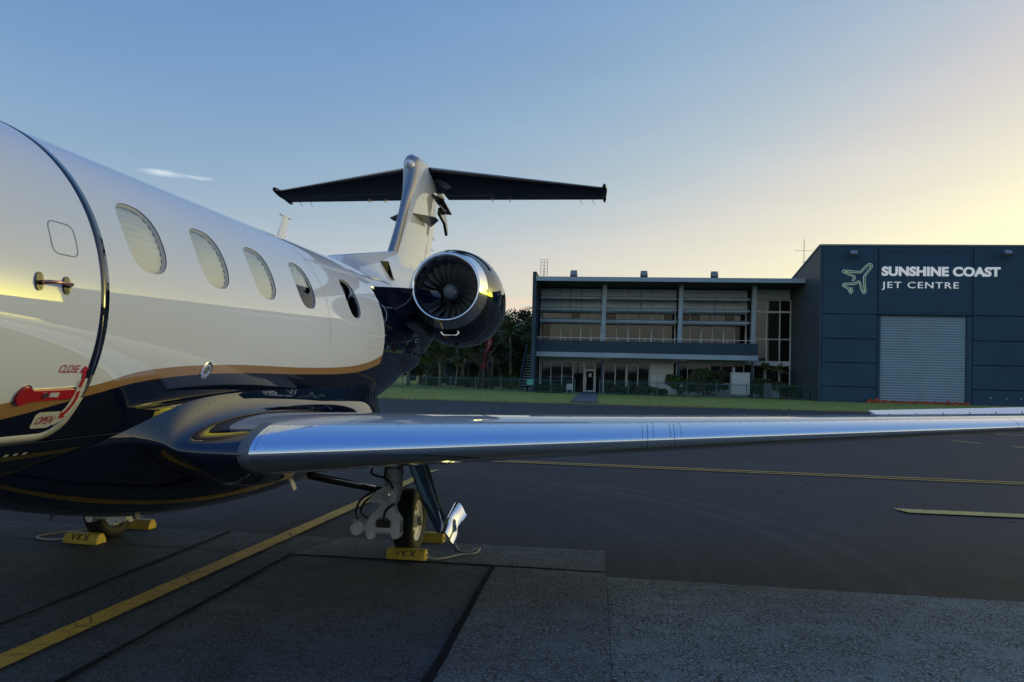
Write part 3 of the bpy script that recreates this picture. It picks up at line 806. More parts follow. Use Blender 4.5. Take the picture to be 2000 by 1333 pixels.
for bi, (a, c) in enumerate(bays):
    fr_ = MB(); n_ = 6; w = (c-a)/n_
    for k in range(n_+1):
        hw = 0.05 if k % 2 == 0 else 0.032
        fr_.box(a+k*w-hw, a+k*w+hw, FY-0.06, FY+0.05, 4.6, 7.36)
    for z0, z1 in ((6.37, 6.55), (7.34, 7.44), (4.55, 4.62)): fr_.box(a-.06, c+.06, FY-0.05, FY+0.06, z0, z1)
    wf = fr_.build('window_frame', M['frame'], of)
    for k in range(n_):
        dark = (k == 0 and bi == 0) or (k == n_-1 and bi == 2)
        pane(wf, a+k*w+.03, a+(k+1)*w-.03, 4.62, 6.38, FY+0.02, 'dark_glass' if dark else 'bronze_glass')
        pane(wf, a+k*w+.03, a+(k+1)*w-.03, 6.54, 7.35, FY+0.02, 'dark_glass' if r3.random() < 0.3 else 'bronze_glass')
    for k in range(3):
        w3 = (c-a+0.2)/3
        for z0, z1 in ((7.46, 8.42), (8.45, 9.5)):
            MB().box(a-.1+k*w3+.015, a-.1+(k+1)*w3-.015, FY, FY+0.1, z0, z1).build('facade_panel', M['panel'], of)
    # sunshade blades with their hangers
    for zc in (8.62, 7.62, 6.60):
        MB().obox(((a+c)/2, 65.75, zc), ((c-a)/2-0.02, 0, 0), (0, 0.42, 0.10), (0, -0.006, 0.028)).build('sunshade_blade', M['fascia'], of)
        MB().box(a+.02, c-.02, 65.27, 65.33, zc-.20, zc-.03).build('blade_edge', M['fascia'], of)
    mb = MB()
    for px_ in (a+0.02, (a+c)/2-0.05, c-0.02):
        mb.tube([(px_, 65.7, 6.5), (px_, 65.7, 8.7), (px_, 65.2, 9.6)], 0.022, 6)
    mb.tube([((a+c)/2, 65.4, 7.7), ((a+c)/2+0.1, 65.3, 8.9)], 0.02, 6)
    mb.build('blade_hanger', M['lamp'], of)
# ground floor
gf = MB()
for x in (-4.95, -4.06, -3.06, -2.07, -1.08): gf.box(x-.04, x+.04, FY-.05, FY+.06, 0.1, 2.86)
gf.box(-5.1, 0.55, FY-.05, FY+.06, 2.84, 2.92).box(-5.1, -1.1, FY-.05, FY+.06, 0.05, 0.14)
gw = gf.build('window_frame', M['frame'], of)
for a, c in ((-4.91,-4.1), (-4.02,-3.1), (-3.02,-2.11), (-2.03,-1.12)): pane(gw, a, c, 0.14, 2.84, FY+.02, 'bronze_glass')
MB().box(-5.1, 16.8, FY-.01, FY+.1, 2.93, 3.3).build('facade_panel', M['panel'], of)
dr = MB()
for x in (-1.02, -0.06): dr.box(x-.055, x+.055, FY-.09, FY+.06, 0.18, 2.86)
dr.box(-1.02, -0.06, FY-.09, FY+.06, 2.18, 2.27).box(-1.02, -0.06, FY-.09, FY+.06, 2.80, 2.88)
door = dr.build('door_frame', M['white_frame'], of)
lf_ = MB().box(-0.955, -0.87, FY-.07, FY-.01, 0.2, 2.17).box(-0.21, -0.125, FY-.07, FY-.01, 0.2, 2.17).box(-0.87, -0.21, FY-.07, FY-.01, 2.06, 2.17).box(-0.87, -0.21, FY-.07, FY-.01, 0.2, 0.34)
lf_.build('door_leaf', M['white_frame'], door)
pane(door, -0.87, -0.21, 0.34, 2.06, FY-.04, 'dark_glass'); pane(door, -0.96, -0.12, 2.28, 2.80, FY+.0, 'bronze_glass')
MB().box(-0.62, -0.40, FY-.06, FY-.045, 1.55, 1.86).build('door_notice', M['panel'], door)
MB().tube([(-0.85, FY-.10, 0.9), (-0.85, FY-.10, 1.4)], 0.018, 6).build('handle', M['chrome'], door)
pane(gw, 0.0, 0.42, 0.14, 2.84, FY+.02, 'dark_glass')
g2 = MB()
for x, hw in ((0.68,.04),(1.72,.05),(2.72,.09),(3.72,.05),(4.72,.04)): g2.box(x-hw, x+hw, FY-.05, FY+.06, 0.1, 2.86)
g2.box(0.6, 4.76, FY-.05, FY+.06, 2.80, 2.88)
gw2 = g2.build('window_frame', M['white_frame'], of)
for a, c in ((0.72,1.67),(1.77,2.63),(2.81,3.67),(3.77,4.68)): pane(gw2, a, c, 0.14, 2.80, FY+.02)
for z0, z1 in ((0.1,1.95),(1.97,2.9)): MB().box(4.8, 6.85, FY-.02, FY+.1, z0, z1).build('facade_panel', M['panel'], of)
g3 = MB()
for k in range(7): g3.box(7.1+k*0.97-.03, 7.1+k*0.97+.03, FY-.05, FY+.06, 1.2, 2.86)
g3.box(7.1, 13.0, FY-.05, FY+.06, 2.80, 2.88).box(7.1, 13.0, FY-.05, FY+.06, 1.2, 1.28)
gw3 = g3.build('window_frame', M['frame'], of)
for k in range(6): pane(gw3, 7.13+k*0.97, 8.04+k*0.97, 1.28, 2.80, FY+.02)
MB().box(6.9, 13.2, FY-.02, FY+.1, 0.1, 1.2).build('facade_panel', M['panel'], of)
# tall glazed stair bay next to the hangar
ax_ = [13.72, 14.78, 15.92, 16.82]; az_ = [0.9, 2.98, 5.22, 7.62, 8.66]
g4 = MB()
for x in ax_: g4.box(x-.05, x+.05, FY-.06, FY+.06, 0.1, 8.72)
for i, z in enumerate(az_): g4.box(13.6, 16.84, FY-.045, FY+.05, z-(.09 if i in (1, 3) else .045), z+(.09 if i in (1, 3) else .045))
gw4 = g4.build('window_frame', M['frame'], of)
for i in range(3):
    for j in range(4): pane(gw4, ax_[i]+.05, ax_[i+1]-.05, az_[j]+.06, az_[j+1]-.06, FY+.02, 'dark_glass' if i == 2 else 'bronze_glass')
for i in range(3): MB().box(ax_[i]-.02, ax_[i+1]-.05, FY, FY+.1, 8.75, 9.58).build('facade_panel', M['panel'], of)
for i in range(3): MB().box(ax_[i]-.02, ax_[i+1]-.05, FY, FY+.1, 0.1, 0.85).build('facade_panel', M['panel'], of)
MB().box(-4.98, -4.92, 65.4, 65.5, 0, 3.25).build('downpipe', M['frame'], of)

for x, lb in ((-2.05, 'leftmost grey floodlight on the office roof edge'), (3.85, 'middle grey floodlight on the office roof edge'), (9.65, 'grey floodlight on the office roof edge nearest the hangar')):
    floodlight(x, 63.2, 9.98, lb, 0.35)
# aerial array on the office roof
t = thing('roof_aerial', 'latticed red and white aerial on the left end of the office roof', 'antenna', (-4.85, 66.5, 9.95))
MB().tube([(-4.85, 66.5, 9.95), (-4.85, 66.5, 12.0)], 0.03, 6).build('pole', M['cabinet'], t)
mb = MB()
for x in (-5.15, -4.55):
    mb.tube([(x, 66.5, 10.6), (x, 66.5, 12.1)], 0.018, 6)
for k in range(6): mb.tube([(-5.2, 66.5, 10.65+k*0.28), (-4.5, 66.5, 10.65+k*0.28)], 0.012, 5)
mb.build('element', M['lamp'], t)
MB().tube([(-4.85, 66.45, 10.3), (-4.85, 66.45, 11.2)], 0.04, 6).build('red_band', M['red'], t)

# outside steel stair at the end of the office
st = thing('steel_stair', 'steel blue outside stair with railings at the left end of the office', 'stair', (-6.1, 64.5, 0))
mb = MB()
for s in (-6.55, -5.62):
    mb.obox((s, 66.6, 1.75), (0.02, 0, 0), (0, 2.95, 1.75), (0, -0.06, 0.11))
mb.build('stringer', M['steel_blue'], st)
for k in range(14):
    MB().box(-6.53, -5.64, 63.9+k*0.42, 64.16+k*0.42, 0.16+k*0.25, 0.2+k*0.25).build('step', M['frame'], st)
mb = MB()
for s in (-6.55, -5.62):
    mb.tube([(s, 63.7, 1.0), (s, 69.6, 4.5)], 0.03, 6).tube([(s, 63.7, 0.55), (s, 69.6, 4.05)], 0.02, 6)
    for k in range(7): mb.tube([(s, 63.75+k*0.97, 0.1+k*0.575), (s, 63.75+k*0.97, 1.02+k*0.575)], 0.025, 6)
mb.obox((-6.57, 66.7, 2.25), (0.008, 0, 0), (0, 2.9, 1.72), (0, -.1, .30))
mb.build('railing', M['steel_blue'], st)

# ------------------------------------------------------------------ fences
def fence(label, pts):
    cx = sum(p[0] for p in pts)/len(pts); cy = sum(p[1] for p in pts)/len(pts)
    t = thing('picket_fence', label, 'fence', (cx, cy, 0), 'teal picket fences')
    for a, b2 in zip(pts[:-1], pts[1:]):
        a, b2 = Vector(a), Vector(b2); L = (b2-a).length; d = (b2-a)/L; nseg = max(1, round(L/2.45)); sl = L/nseg
        for k in range(nseg+1):
            p = a+d*sl*k
            MB().box(p.x-.035, p.x+.035, p.y-.035, p.y+.035, 0.0, 1.36).build('post', M['fence'], t)
        for k in range(nseg):
            p, q = a+d*sl*k, a+d*sl*(k+1)
            for z in (0.22, 1.16):
                MB().tube([(p.x, p.y, z), (q.x, q.y, z)], 0.022, 4).build('rail', M['fence'], t)
            mb = MB(); npk = int(sl/0.125)
            for j in range(1, npk):
                c = p+d*(sl*j/npk)
                mb.tube([(c.x, c.y, 0.14), (c.x, c.y, 1.27)], 0.011, 4)
                if j % 2 == 0:
                    c2 = p+d*(sl*(j-1)/npk)
                    mb.tube([(c.x, c.y, 1.26), ((c.x+c2.x)/2, (c.y+c2.y)/2, 1.33), (c2.x, c2.y, 1.26)], 0.011, 4)
            tag(mb.build('pickets', M['fence'], t), kind='stuff')
    return t
fence('long teal picket fence running left from the door path past the trees', [(-1.75, 62.0), (-5.7, 62.1), (-36, 70.5)])
fence('teal picket fence running from the door path to the hangar corner', [(0.32, 62.0), (16.75, 60.9)])
tag(MB().box(-5.75, -5.2, 61.93, 61.96, 0.75, 1.25).build('fence_notice', M['sign_teal'], loc=(-5.5, 61.95, 0.75)), 'small teal notice fixed to the fence by the end wall', 'notice')
tag(MB().box(13.35, 13.95, 61.0, 61.06, 0.2, 1.38).build('gate_panel', M['steel_blue'], loc=(13.6, 61, 0.2)), 'solid blue panel in the fence near the hangar', 'panel')

# ------------------------------------------------------------------ things by the office
cb = thing('white_cabinet', 'tall off-white cabinet on short legs behind the fence', 'cabinet', (11.9, 63.1, 0))
MB().box(11.15, 12.6, 62.7, 63.5, 0.38, 2.15).build('body', M['cabinet'], cb)
MB().box(11.12, 12.63, 62.66, 63.54, 2.151, 2.2).build('lid', M['cabinet'], cb)
for x in (11.3, 12.45): MB().box(x-.06, x+.06, 62.75, 62.87, 0, 0.38).build('leg', M['lamp'], cb)
MB().tube([(11.4, 63.1, 2.2), (11.4, 63.1, 2.6)], 0.06, 8).build('pipe', M['cabinet'], cb)
ch = thing('white_chair', 'white plastic armchair beside the glass door', 'chair', (-2.2, 63.2, 0))
MB().box(-2.48, -1.95, 62.95, 63.45, 0.42, 0.47).build('seat', M['cabinet'], ch)
for x in (-2.46, -2.02):
    for y in (62.97, 63.38): MB().box(x, x+.05, y, y+.05, 0, 0.42).build('leg', M['cabinet'], ch)
MB().box(-2.48, -1.95, 63.42, 63.47, 0.47, 0.92).build('backrest', M['cabinet'], ch)
for x in (-2.5, -1.97): MB().box(x, x+.05, 62.95, 63.45, 0.64, 0.69).box(x, x+.05, 62.95, 63.0, .47, .64).build('armrest', M['cabinet'], ch)

def leaf_cloud(mb, c, rad, n, size, up=0.35, seed=0, hollow=0.5):
    g = np.random.default_rng(seed)
    d = g.normal(size=(n, 3)); d /= np.linalg.norm(d, axis=1)[:, None]
    rr_ = (hollow+(1-hollow)*g.random(n)**0.6)
    p = d*rr_[:, None]*np.array(rad)+np.array(c)
    nrm = d*0.5+g.normal(size=(n, 3))*0.6+np.array([0, 0, up]); nrm /= np.linalg.norm(nrm, axis=1)[:, None]
    a = np.cross(nrm, g.normal(size=(n, 3))); a /= np.linalg.norm(a, axis=1)[:, None]
    b2 = np.cross(nrm, a); s = size*(0.6+0.8*g.random(n))[:, None]
    q0, q1, q2, q3 = p-a*s, p+b2*s*.45, p+a*s, p-b2*s*.45
    base = len(mb.v)
    vs = np.stack([q0, q1, q2, q3], 1).reshape(-1, 3)
    mb.v += [tuple(x) for x in vs.tolist()]
    mb.f += [(base+4*i, base+4*i+1, base+4*i+2, base+4*i+3) for i in range(n)]
    mb.m += [0]*n

def tree(name, label, x, y, h, crad, trunk_r, leaf, nclump, nleaf, seed, group, bark='bark', base=0.35, lsize=0.16, lean=0.0):
    r = random.Random(seed)
    t = thing(name, label, 'tree', (x, y, 0), group)
    mb = MB(); top = Vector((x+lean*h, y, h*0.8))
    mid = Vector((x+lean*h*.3+r.uniform(-.15, .15), y, h*0.4))
    mb.tube([(x, y, -.05), (x, y, h*.12), mid, top], [trunk_r*1.25, trunk_r, trunk_r*.75, trunk_r*.25], 8)
    cl = MB(); spots = []
    for k in range(nclump):
        u = r.random(); z = h*(base+(1-base)*u)
        w = crad*sqrt(max(0.08, 1-(2*u-0.9)**2*0.85))*r.uniform(.35, 1)
        a = r.uniform(0, 2*pi)
        spots.append(Vector((x+lean*z+w*cos(a), y+w*sin(a), z)))
    for k, s in enumerate(spots):
        if k % 2 == 0:
            b0 = Vector((x+lean*s.z*.6, y, max(h*.2, s.z-r.uniform(.8, 1.8))))
            mb.tube([b0, b0.lerp(s, .5)+Vector((0, 0, .2)), s], [trunk_r*.4, trunk_r*.25, trunk_r*.1], 5)
        q = crad*r.uniform(.26, .46)
        leaf_cloud(cl, s, (q, q, q*.7), nleaf, lsize, seed=seed*100+k, hollow=.25)
    mb.build('trunk', M[bark], t, smooth=True)
    tag(cl.build('crown', M[leaf], t), kind='stuff')
    return t

def palm(name, label, x, y, h, seed, nf=20, fl=2.4, group='palms', trunk=0.16, leaf='leaf_palm'):
    r = random.Random(seed); t = thing(name, label, 'palm tree', (x, y, 0), group)
    top = Vector((x+r.uniform(-.3, .3), y, h))
    MB().tube([(x, y, -.05), (x, y, h*.3), top*0.5+Vector((x, y, h*.5))*0.5, top], [trunk*1.3, trunk, trunk*.9, trunk*.8], 9).build('trunk', M['bark_pale'], t, smooth=True)
    mb = MB()
    for k in range(nf):
        a = 2*pi*k/nf+r.uniform(-.2, .2); el = r.uniform(-.2, 1.25); L = fl*r.uniform(.8, 1.1)
        d = Vector((cos(a)*cos(el), sin(a)*cos(el), sin(el)))
        pts = []
        for i in range(9):
            s = i/8
            pts.append(top+d*L*s+Vector((0, 0, -1))*(s**2)*L*0.5*max(.3, cos(el)))
        mb.tube(pts, [0.03*(1-.8*i/8) for i in range(9)], 4)
        for i in range(1, 33):
            s = i/33*8; j = min(int(s), 7); p = pts[j].lerp(pts[j+1], s-j); tg = (pts[j+1]-pts[j]).normalized()
            side = tg.cross(Vector((0, 0, 1))).normalized(); ll = 0.55*fl/2.4*(1-abs(2*i/33-0.9)**2*.75)
            for sg_ in (-1, 1):
                e = p+side*sg_*ll*.85+tg*ll*.4+Vector((0, 0, -ll*.35))
                w = tg*0.028
                mb.add([p-w, p+w, e+w*.3, e-w*.3], [(0,1,2,3)])
    tag(mb.build('crown', M[leaf], t), kind='stuff')
    return t

# trees beyond the fence, left of the office
GT = 'trees beyond the left fence'
tree('broad_tree', 'leafy green tree behind the fence, nearest to the jet tail', -20.6, 80, 8.0, 3.0, 0.22, 'leaf_mid', 26, 330, 3, GT, 'bark_pale', base=.30)
tree('broad_tree', 'slim pale-trunked tree behind the fence, left of the fig', -16.6, 78, 8.6, 2.3, 0.18, 'leaf_dark', 22, 300, 4, GT, 'bark_pale', base=.45)
tree('broad_tree', 'slender leaning tree with pale bark between fence and shelter', -15.3, 84, 9.0, 2.6, 0.2, 'leaf_dark', 22, 300, 5, GT, 'bark_pale', base=.42, lean=.03)
tree('broad_tree', 'dark dense tree close to the end wall of the office', -8.0, 82, 8.4, 3.2, 0.3, 'leaf_dark', 34, 360, 6, GT, base=.22)
tree('broad_tree', 'dark tree right behind the outside stair', -6.3, 76.5, 7.4, 2.0, 0.2, 'leaf_dark', 24, 330, 9, GT, base=.25)
tree('broad_tree', 'tall dark tree at the back, left of the shelter', -23, 96, 9.5, 4.0, 0.3, 'leaf_dark', 30, 330, 7, GT, base=.15)
tree('broad_tree', 'tall dark tree at the back, behind the shelter', -13, 98, 9.5, 4.2, 0.3, 'leaf_dark', 34, 330, 8, GT, base=.12)
tree('broad_tree', 'bushy tree at the far left end of the fence', -27.5, 84, 8.5, 3.6, 0.25, 'leaf_mid', 30, 330, 10, GT, base=.2)
palm('palm_tree', 'feathery palm rising beside the office end wall', -8.9, 77.5, 6.0, 21, 24, 2.3)
palm('palm_tree', 'smaller palm with grey drooping fronds right of the fig', -10.6, 75, 3.9, 22, 20, 1.9, leaf='leaf_grey')
palm('palm_tree', 'low yellow-green palm in front of the shelter', -14.1, 74, 2.7, 23, 16, 1.1, leaf='leaf_yellow', trunk=.1)
# strangler fig with hanging roots
fg = thing('fig_tree', 'old fig with spread limbs and a skirt of aerial roots behind the fence', 'tree', (-11.1, 73, 0), GT)
r = random.Random(40); mb = MB()
for k in range(30):
    a = r.uniform(0, 2*pi); w = r.uniform(.25, 1.15); b0 = Vector((-11.1+w*cos(a), 73+w*sin(a)*.7, -.05))
    tp = Vector((-11.0+.25*w*cos(a)+r.uniform(-.1, .1), 73+.2*w*sin(a), r.uniform(2.3, 3.4)))
    mb.tube([b0, b0.lerp(tp, .45)+Vector((r.uniform(-.12, .12), 0, 0)), tp], [r.uniform(.05, .1), .06, .09], 6)
mb.tube([(-11.05, 73, 1.8), (-10.9, 73, 4.2), (-10.2, 73, 6.0)], [.3, .24, .1], 8)
mb.tube([(-11.1, 73, 2.2), (-12.4, 73, 3.7), (-14.4, 73.4, 5.3)], [.2, .15, .08], 7)
mb.tube([(-11.2, 73, 2.0), (-12.0, 72.8, 3.0), (-13.6, 72.6, 4.2)], [.15, .12, .06], 7)
mb.tube([(-10.9, 73, 3.0), (-9.9, 73.2, 4.4), (-8.9, 73.4, 5.4)], [.17, .12, .06], 7)
mb.build('trunk', M['bark'], fg, smooth=True)
cl = MB()
for k in range(34):
    leaf_cloud(cl, (-11.8+r.uniform(-3.2, 2.6), 73.4+r.uniform(-1.2, 1.8), r.uniform(4.2, 6.3)), (.9, .9, .6), 300, .14, seed=900+k, hollow=.2)
tag(cl.build('crown', M['leaf_dark'], fg), kind='stuff')

sh = thing('open_shelter', 'low open shelter with a flat dark blue roof behind the trees', 'shelter', (-13, 89, 0))
MB().box(-19, -7.2, 86, 92, 2.75, 2.98).build('roof', M['steel_blue'], sh)
for x in (-18.6, -15, -11.2, -7.6): MB().box(x-.08, x+.08, 86.2, 86.36, 0, 2.75).build('post', M['steel_blue'], sh)
MB().box(-18.8, -7.4, 91.6, 91.8, 0, 2.74).build('back_wall', M['end_wall'], sh)

def shrub(name, label, x, y, rx, h, leaf, n, seed, group='shrubs by the office', dens=420, ls=.09):
    r = random.Random(seed); t = thing(name, label, 'shrub', (x, y, 0), group)
    mb = MB(); cl = MB()
    for k in range(n):
        c = Vector((x+r.uniform(-rx, rx), y+r.uniform(-.45, .45), r.uniform(h*.3, h*.85)))
        mb.tube([(x+r.uniform(-rx, rx)*.5, y, 0), c], [.03, .012], 5)
        q = r.uniform(.26, .42)
        leaf_cloud(cl, c, (q*1.25, q, q*(.8 if h > .8 else .6)), dens, ls, seed=seed*50+k, hollow=.2)
    mb.build('stem', M['bark'], t)
    tag(cl.build('foliage', M[leaf], t), kind='stuff')
shrub('leafy_shrub', 'large dark shrub under the balcony left of the white cabinet', 9.5, 64.2, 1.5, 2.7, 'leaf_dark', 26, 61)
shrub('leafy_shrub', 'broad green shrub in front of the pale wall panels', 7.2, 63.9, 1.1, 2.1, 'leaf_mid', 18, 62)
shrub('dry_shrub', 'thin grey-leaved shrub standing between the two big shrubs', 8.4, 63.4, 0.45, 2.0, 'leaf_grey', 7, 63, dens=220)
shrub('low_hedge', 'clipped dark hedge ball under the balcony, right of the door', 2.1, 63.0, .7, .85, 'leaf_dark', 10, 64)
shrub('low_hedge', 'clipped dark hedge between the hedge ball and the broad shrub', 4.6, 63.0, 1.2, .85, 'leaf_dark', 14, 65)
shrub('low_hedge', 'dark hedge behind the fence right of the white cabinet', 13.6, 63.6, .8, 1.9, 'leaf_dark', 14, 66)
shrub('low_hedge', 'low dark bush against the hangar side wall', 15.6, 63.2, .8, 1.5, 'leaf_dark', 12, 67)
shrub('low_hedge', 'dark hedge along the office windows left of the chair', -3.9, 63.6, 1.0, .95, 'leaf_dark', 12, 68)
for i, (x, lb) in enumerate(((13.9, 'small spiky palm above the hedge by the white cabinet'), (15.4, 'small spiky palm nearest the hangar side wall'))):
    palm('spiky_palm', lb, x, 64.2, 2.6, 70+i, 18, 0.8, 'small palms by the stair bay', .07)
tree_under = [(-24.5, 76, 2.4, 1.6, 81, 'dark undergrowth bush at the far left of the fence'), (-19.5, 83, 2.0, 1.8, 82, 'dark undergrowth bush left of the shelter'), (-9.0, 74.2, 1.6, 1.5, 83, 'dark bush at the right foot of the fig'), (-7.2, 72.5, 1.0, 1.7, 84, 'dark bush at the foot of the outside stair'), (-13.4, 77, 1.3, 1.4, 85, 'dark bush in front of the open shelter'), (-17.2, 79, 1.0, 1.3, 86, 'dark bush at the foot of the slim pale trees')]
for x, y, rx, h, sd_, lb in tree_under:
    shrub('undergrowth_bush', lb, x, y, rx, h, 'leaf_dark', 16, sd_, 'undergrowth behind the fence', 260, .12)

# ------------------------------------------------------------------ the business jet (local axes: x to port, y aft, z up)
jet = thing('business_jet', 'parked white and navy business jet with gold stripe and high tail', 'aircraft', (-2.95, 5.0, 0), rotz=radians(-1.2), org=(0, 5, 0))

_st = [-3.4, -3.1, -2.6, -1.8, -0.9, 0.0, 1.0, 3.0, 5.0, 6.2, 7.0, 8.0, 9.0, 10.0, 11.0, 11.8]
_zt = [1.62, 1.83, 2.05, 2.36, 2.60, 2.68, 2.70, 2.70, 2.705, 2.715, 2.725, 2.73, 2.72, 2.69, 2.62, 2.52]
_zb = [1.52, 1.30, 1.17, 1.06, 1.00, 0.985, 0.98, 0.98, 0.98, 0.99, 1.02, 1.13, 1.36, 1.70, 2.06, 2.34]
_hw = [0.05, 0.27, 0.45, 0.66, 0.80, 0.85, 0.86, 0.86, 0.86, 0.86, 0.85, 0.80, 0.70, 0.54, 0.33, 0.11]
f_zt, f_zb, f_hw = smooth_interp(_st, _zt), smooth_interp(_st, _zb), smooth_interp(_st, _hw)
def fus(y):
    zt, zb = f_zt(y), f_zb(y)
    return (zt+zb)/2, f_hw(y), (zt-zb)/2
def fth(y, th, off=0.0):
    cz, hw, hh = fus(y)
    nx, nz = cos(th)/hw, sin(th)/hh; q = sqrt(nx*nx+nz*nz)
    return Vector((hw*cos(th)+off*nx/q, y, cz+hh*sin(th)+off*nz/q))
def fz(y, z, off=0.0):
    cz, hw, hh = fus(y)
    return fth(y, asin(max(-1, min(1, (z-cz)/hh))), off)

WIN = [3.366, 3.979, 4.588, 5.25, 6.262]
TH_C, WA, WB = radians(23.6), 0.152, radians(12.3)
NT = 160
def oval(phi, s=1.0):
    e = 2/2.7
    c, s_ = cos(phi), sin(phi)
    return (s*WA*math.copysign(abs(c)**e, c), s*WB*math.copysign(abs(s_)**e, s_))
ys = list(np.linspace(-3.4, 1.96, 54)) + list(np.arange(2.0, 7.2, 0.04)) + list(np.linspace(7.2, 11.8, 70))
ths = [2*pi*k/NT for k in range(NT)]
blocks = []
for wy in WIN:
    i0 = max(i for i, y in enumerate(ys) if y <= wy-WA-0.055); i1 = min(i for i, y in enumerate(ys) if y >= wy+WA+0.055)
    j0 = max(j for j, t in enumerate(ths) if t <= TH_C-WB-radians(3)); j1 = min(j for j, t in enumerate(ths) if t >= TH_C+WB+radians(3))
    blocks.append((i0, i1, j0, j1))
mb = MB()
mb.v = [tuple(fth(y, t)) for y in ys for t in ths]
for i in range(len(ys)-1):
    for j in range(NT):
        if any(a <= i < b2 and c <= j < d for a, b2, c, d in blocks): continue
        k = (j+1) % NT
        mb.f.append((i*NT+j, (i+1)*NT+j, (i+1)*NT+k, i*NT+k)); mb.m.append(0)
mb.f.append(tuple(range(NT))); mb.m.append(0)
mb.f.append(tuple((len(ys)-1)*NT+j for j in range(NT))[::-1]); mb.m.append(0)
for wi, (i0, i1, j0, j1) in enumerate(blocks):
    wy = WIN[wi]
    bnd = [(i, j0) for i in range(i0, i1)] + [(i1, j) for j in range(j0, j1)] + [(i, j1) for i in range(i1, i0, -1)] + [(i0, j) for j in range(j1, j0, -1)]
    prev = [i*NT+j for i, j in bnd]
    par = [(ys[i]-wy, ths[j]-TH_C) for i, j in bnd]
    tgt = []
    for dy, dt in par:
        phi = atan2(dt/WB, dy/WA); lo, hi = phi-.6, phi+.6
        # find the oval angle whose point lies on the same ray
        best = min((abs(atan2(oval(q)[1]/WB, oval(q)[0]/WA)-phi) % (2*pi), q) for q in np.linspace(phi-.5, phi+.5, 81))
        tgt.append(oval(best[1]))
    for s in (0.34, 0.67, 1.0):
        cur = []
        for (dy, dt), (oy, ot) in zip(par, tgt):
            cur.append(len(mb.v)); mb.v.append(tuple(fth(wy+dy+(oy-dy)*s, TH_C+dt+(ot-dt)*s)))
        for q in range(len(bnd)):
            q2 = (q+1) % len(bnd)
            mb.f.append((prev[q], prev[q2], cur[q2], cur[q])); mb.m.append(0)
        prev = cur
fuselage = mb.build('fuselage', M['livery'], jet, smooth=True, recalc=True)

def win_ring(wy, s, off, n=56):
    return [fth(wy+oval(2*pi*k/n, s)[0], TH_C+oval(2*pi*k/n, s)[1], off) for k in range(n)]
for wi, wy in enumerate(WIN):
    mb = MB(); mb.loft([win_ring(wy, 1.0, 0.0), win_ring(wy, 1.0, -0.006)]); mb.cur = 1
    mb.loft([win_ring(wy, 1.0, -0.006), win_ring(wy, 0.985, -0.013), win_ring(wy, 0.955, -0.020)])
    wo = mb.build('cabin_window', [M['seal'], M['reveal']], jet, smooth=True)
    mb = MB(); n_ = 56
    rg = [win_ring(wy, s, -0.009+0.005*(1-s*s)) for s in (1.0, .7, .4, .1)]
    mb.loft(rg, True, False, True).build('pane', M['glass'], wo, smooth=True, recalc=True)
    mb = MB()
    mb.loft([win_ring(wy, 0.96, -0.0195), win_ring(wy, 1.3, -0.30)])
    mb.loft([win_ring(wy, 1.3, -0.30), win_ring(wy, .05, -0.30)], True, False, True)
    mb.build('cabin_interior', M['cabin_dark'], wo)
    bottom = (-1.02, -1.02, -1.02, 0.0, 1.5)[wi]
    if bottom < 1:
        mb = MB(); rows = []
        steps = 80
        for k in range(steps+1):
            v = 1.02 + (bottom-1.02)*k/steps
            pl = -0.022 - 0.0045*(0.5-0.5*cos(2*pi*k/8))
            rows.append([fth(wy+u*WA*1.02, TH_C+v*WB, pl) for u in np.linspace(-1, 1, 9)])
        mb.loft(rows, closed=False).build('blind', M['shade'], wo, smooth=True)

# ---- entry door: its skin, outline band, handles and lettering
def rrect(y0, y1, t0, t1, r, n=10):
    """rounded rectangle in (station, arc length)"""
    s0, s1 = t0*0.86, t1*0.86; pts = []
    for cx, cy, a0 in ((y1-r, s0+r, -90), (y1-r, s1-r, 0), (y0+r, s1-r, 90), (y0+r, s0+r, 180)):
        for k in range(n+1):
            a = radians(a0+90*k/n); pts.append((cx+r*cos(a), cy+r*sin(a)))
    out = []
    for i in range(len(pts)):
        a, b2 = pts[i], pts[(i+1) % len(pts)]; d = math.dist(a, b2); k = max(1, int(d/0.025))
        out += [(a[0]+(b2[0]-a[0])*q/k, a[1]+(b2[1]-a[1])*q/k) for q in range(k)]
    return out
T0, T1 = radians(-45.5), radians(76)
def surf(poly, off): return [fth(y, s/0.86, off) for y, s in poly]
outer = rrect(2.215, 3.036, T0, T1, 0.125)
cyd, csd = 2.62, (T0+T1)/2*0.86
def shrinkp(poly, d):
    out = []
    n_ = len(poly)
    for i, p in enumerate(poly):
        a, b2 = poly[i-1], poly[(i+1) % n_]
        tx, ty = b2[0]-a[0], b2[1]-a[1]; q = sqrt(tx*tx+ty*ty) or 1
        out.append((p[0]-ty/q*d, p[1]+tx/q*d))
    return out
inner = shrinkp(outer, 0.052)
mb = MB(); rings = [surf(outer, 0.0), surf(outer, 0.0025), surf(shrinkp(outer, .01), 0.0028)]
for s in np.linspace(1, 0.04, 26):
    rings.append(surf([(cyd+(y-cyd)*s, csd+(q-csd)*s) for y, q in shrinkp(outer, .012)], 0.0028))
mb.loft(rings, True, False, True)
door_o = mb.build('entry_door', M['livery'], jet, smooth=True, recalc=True)
mb = MB(); mb.loft([surf(outer, 0.0028), surf(outer, 0.0042), surf(shrinkp(outer, .026), 0.0045), surf(inner, 0.0042), surf(inner, 0.0028)])
mb.build('outline_band', M['livery_inv'], door_o, smooth=True, recalc=True)

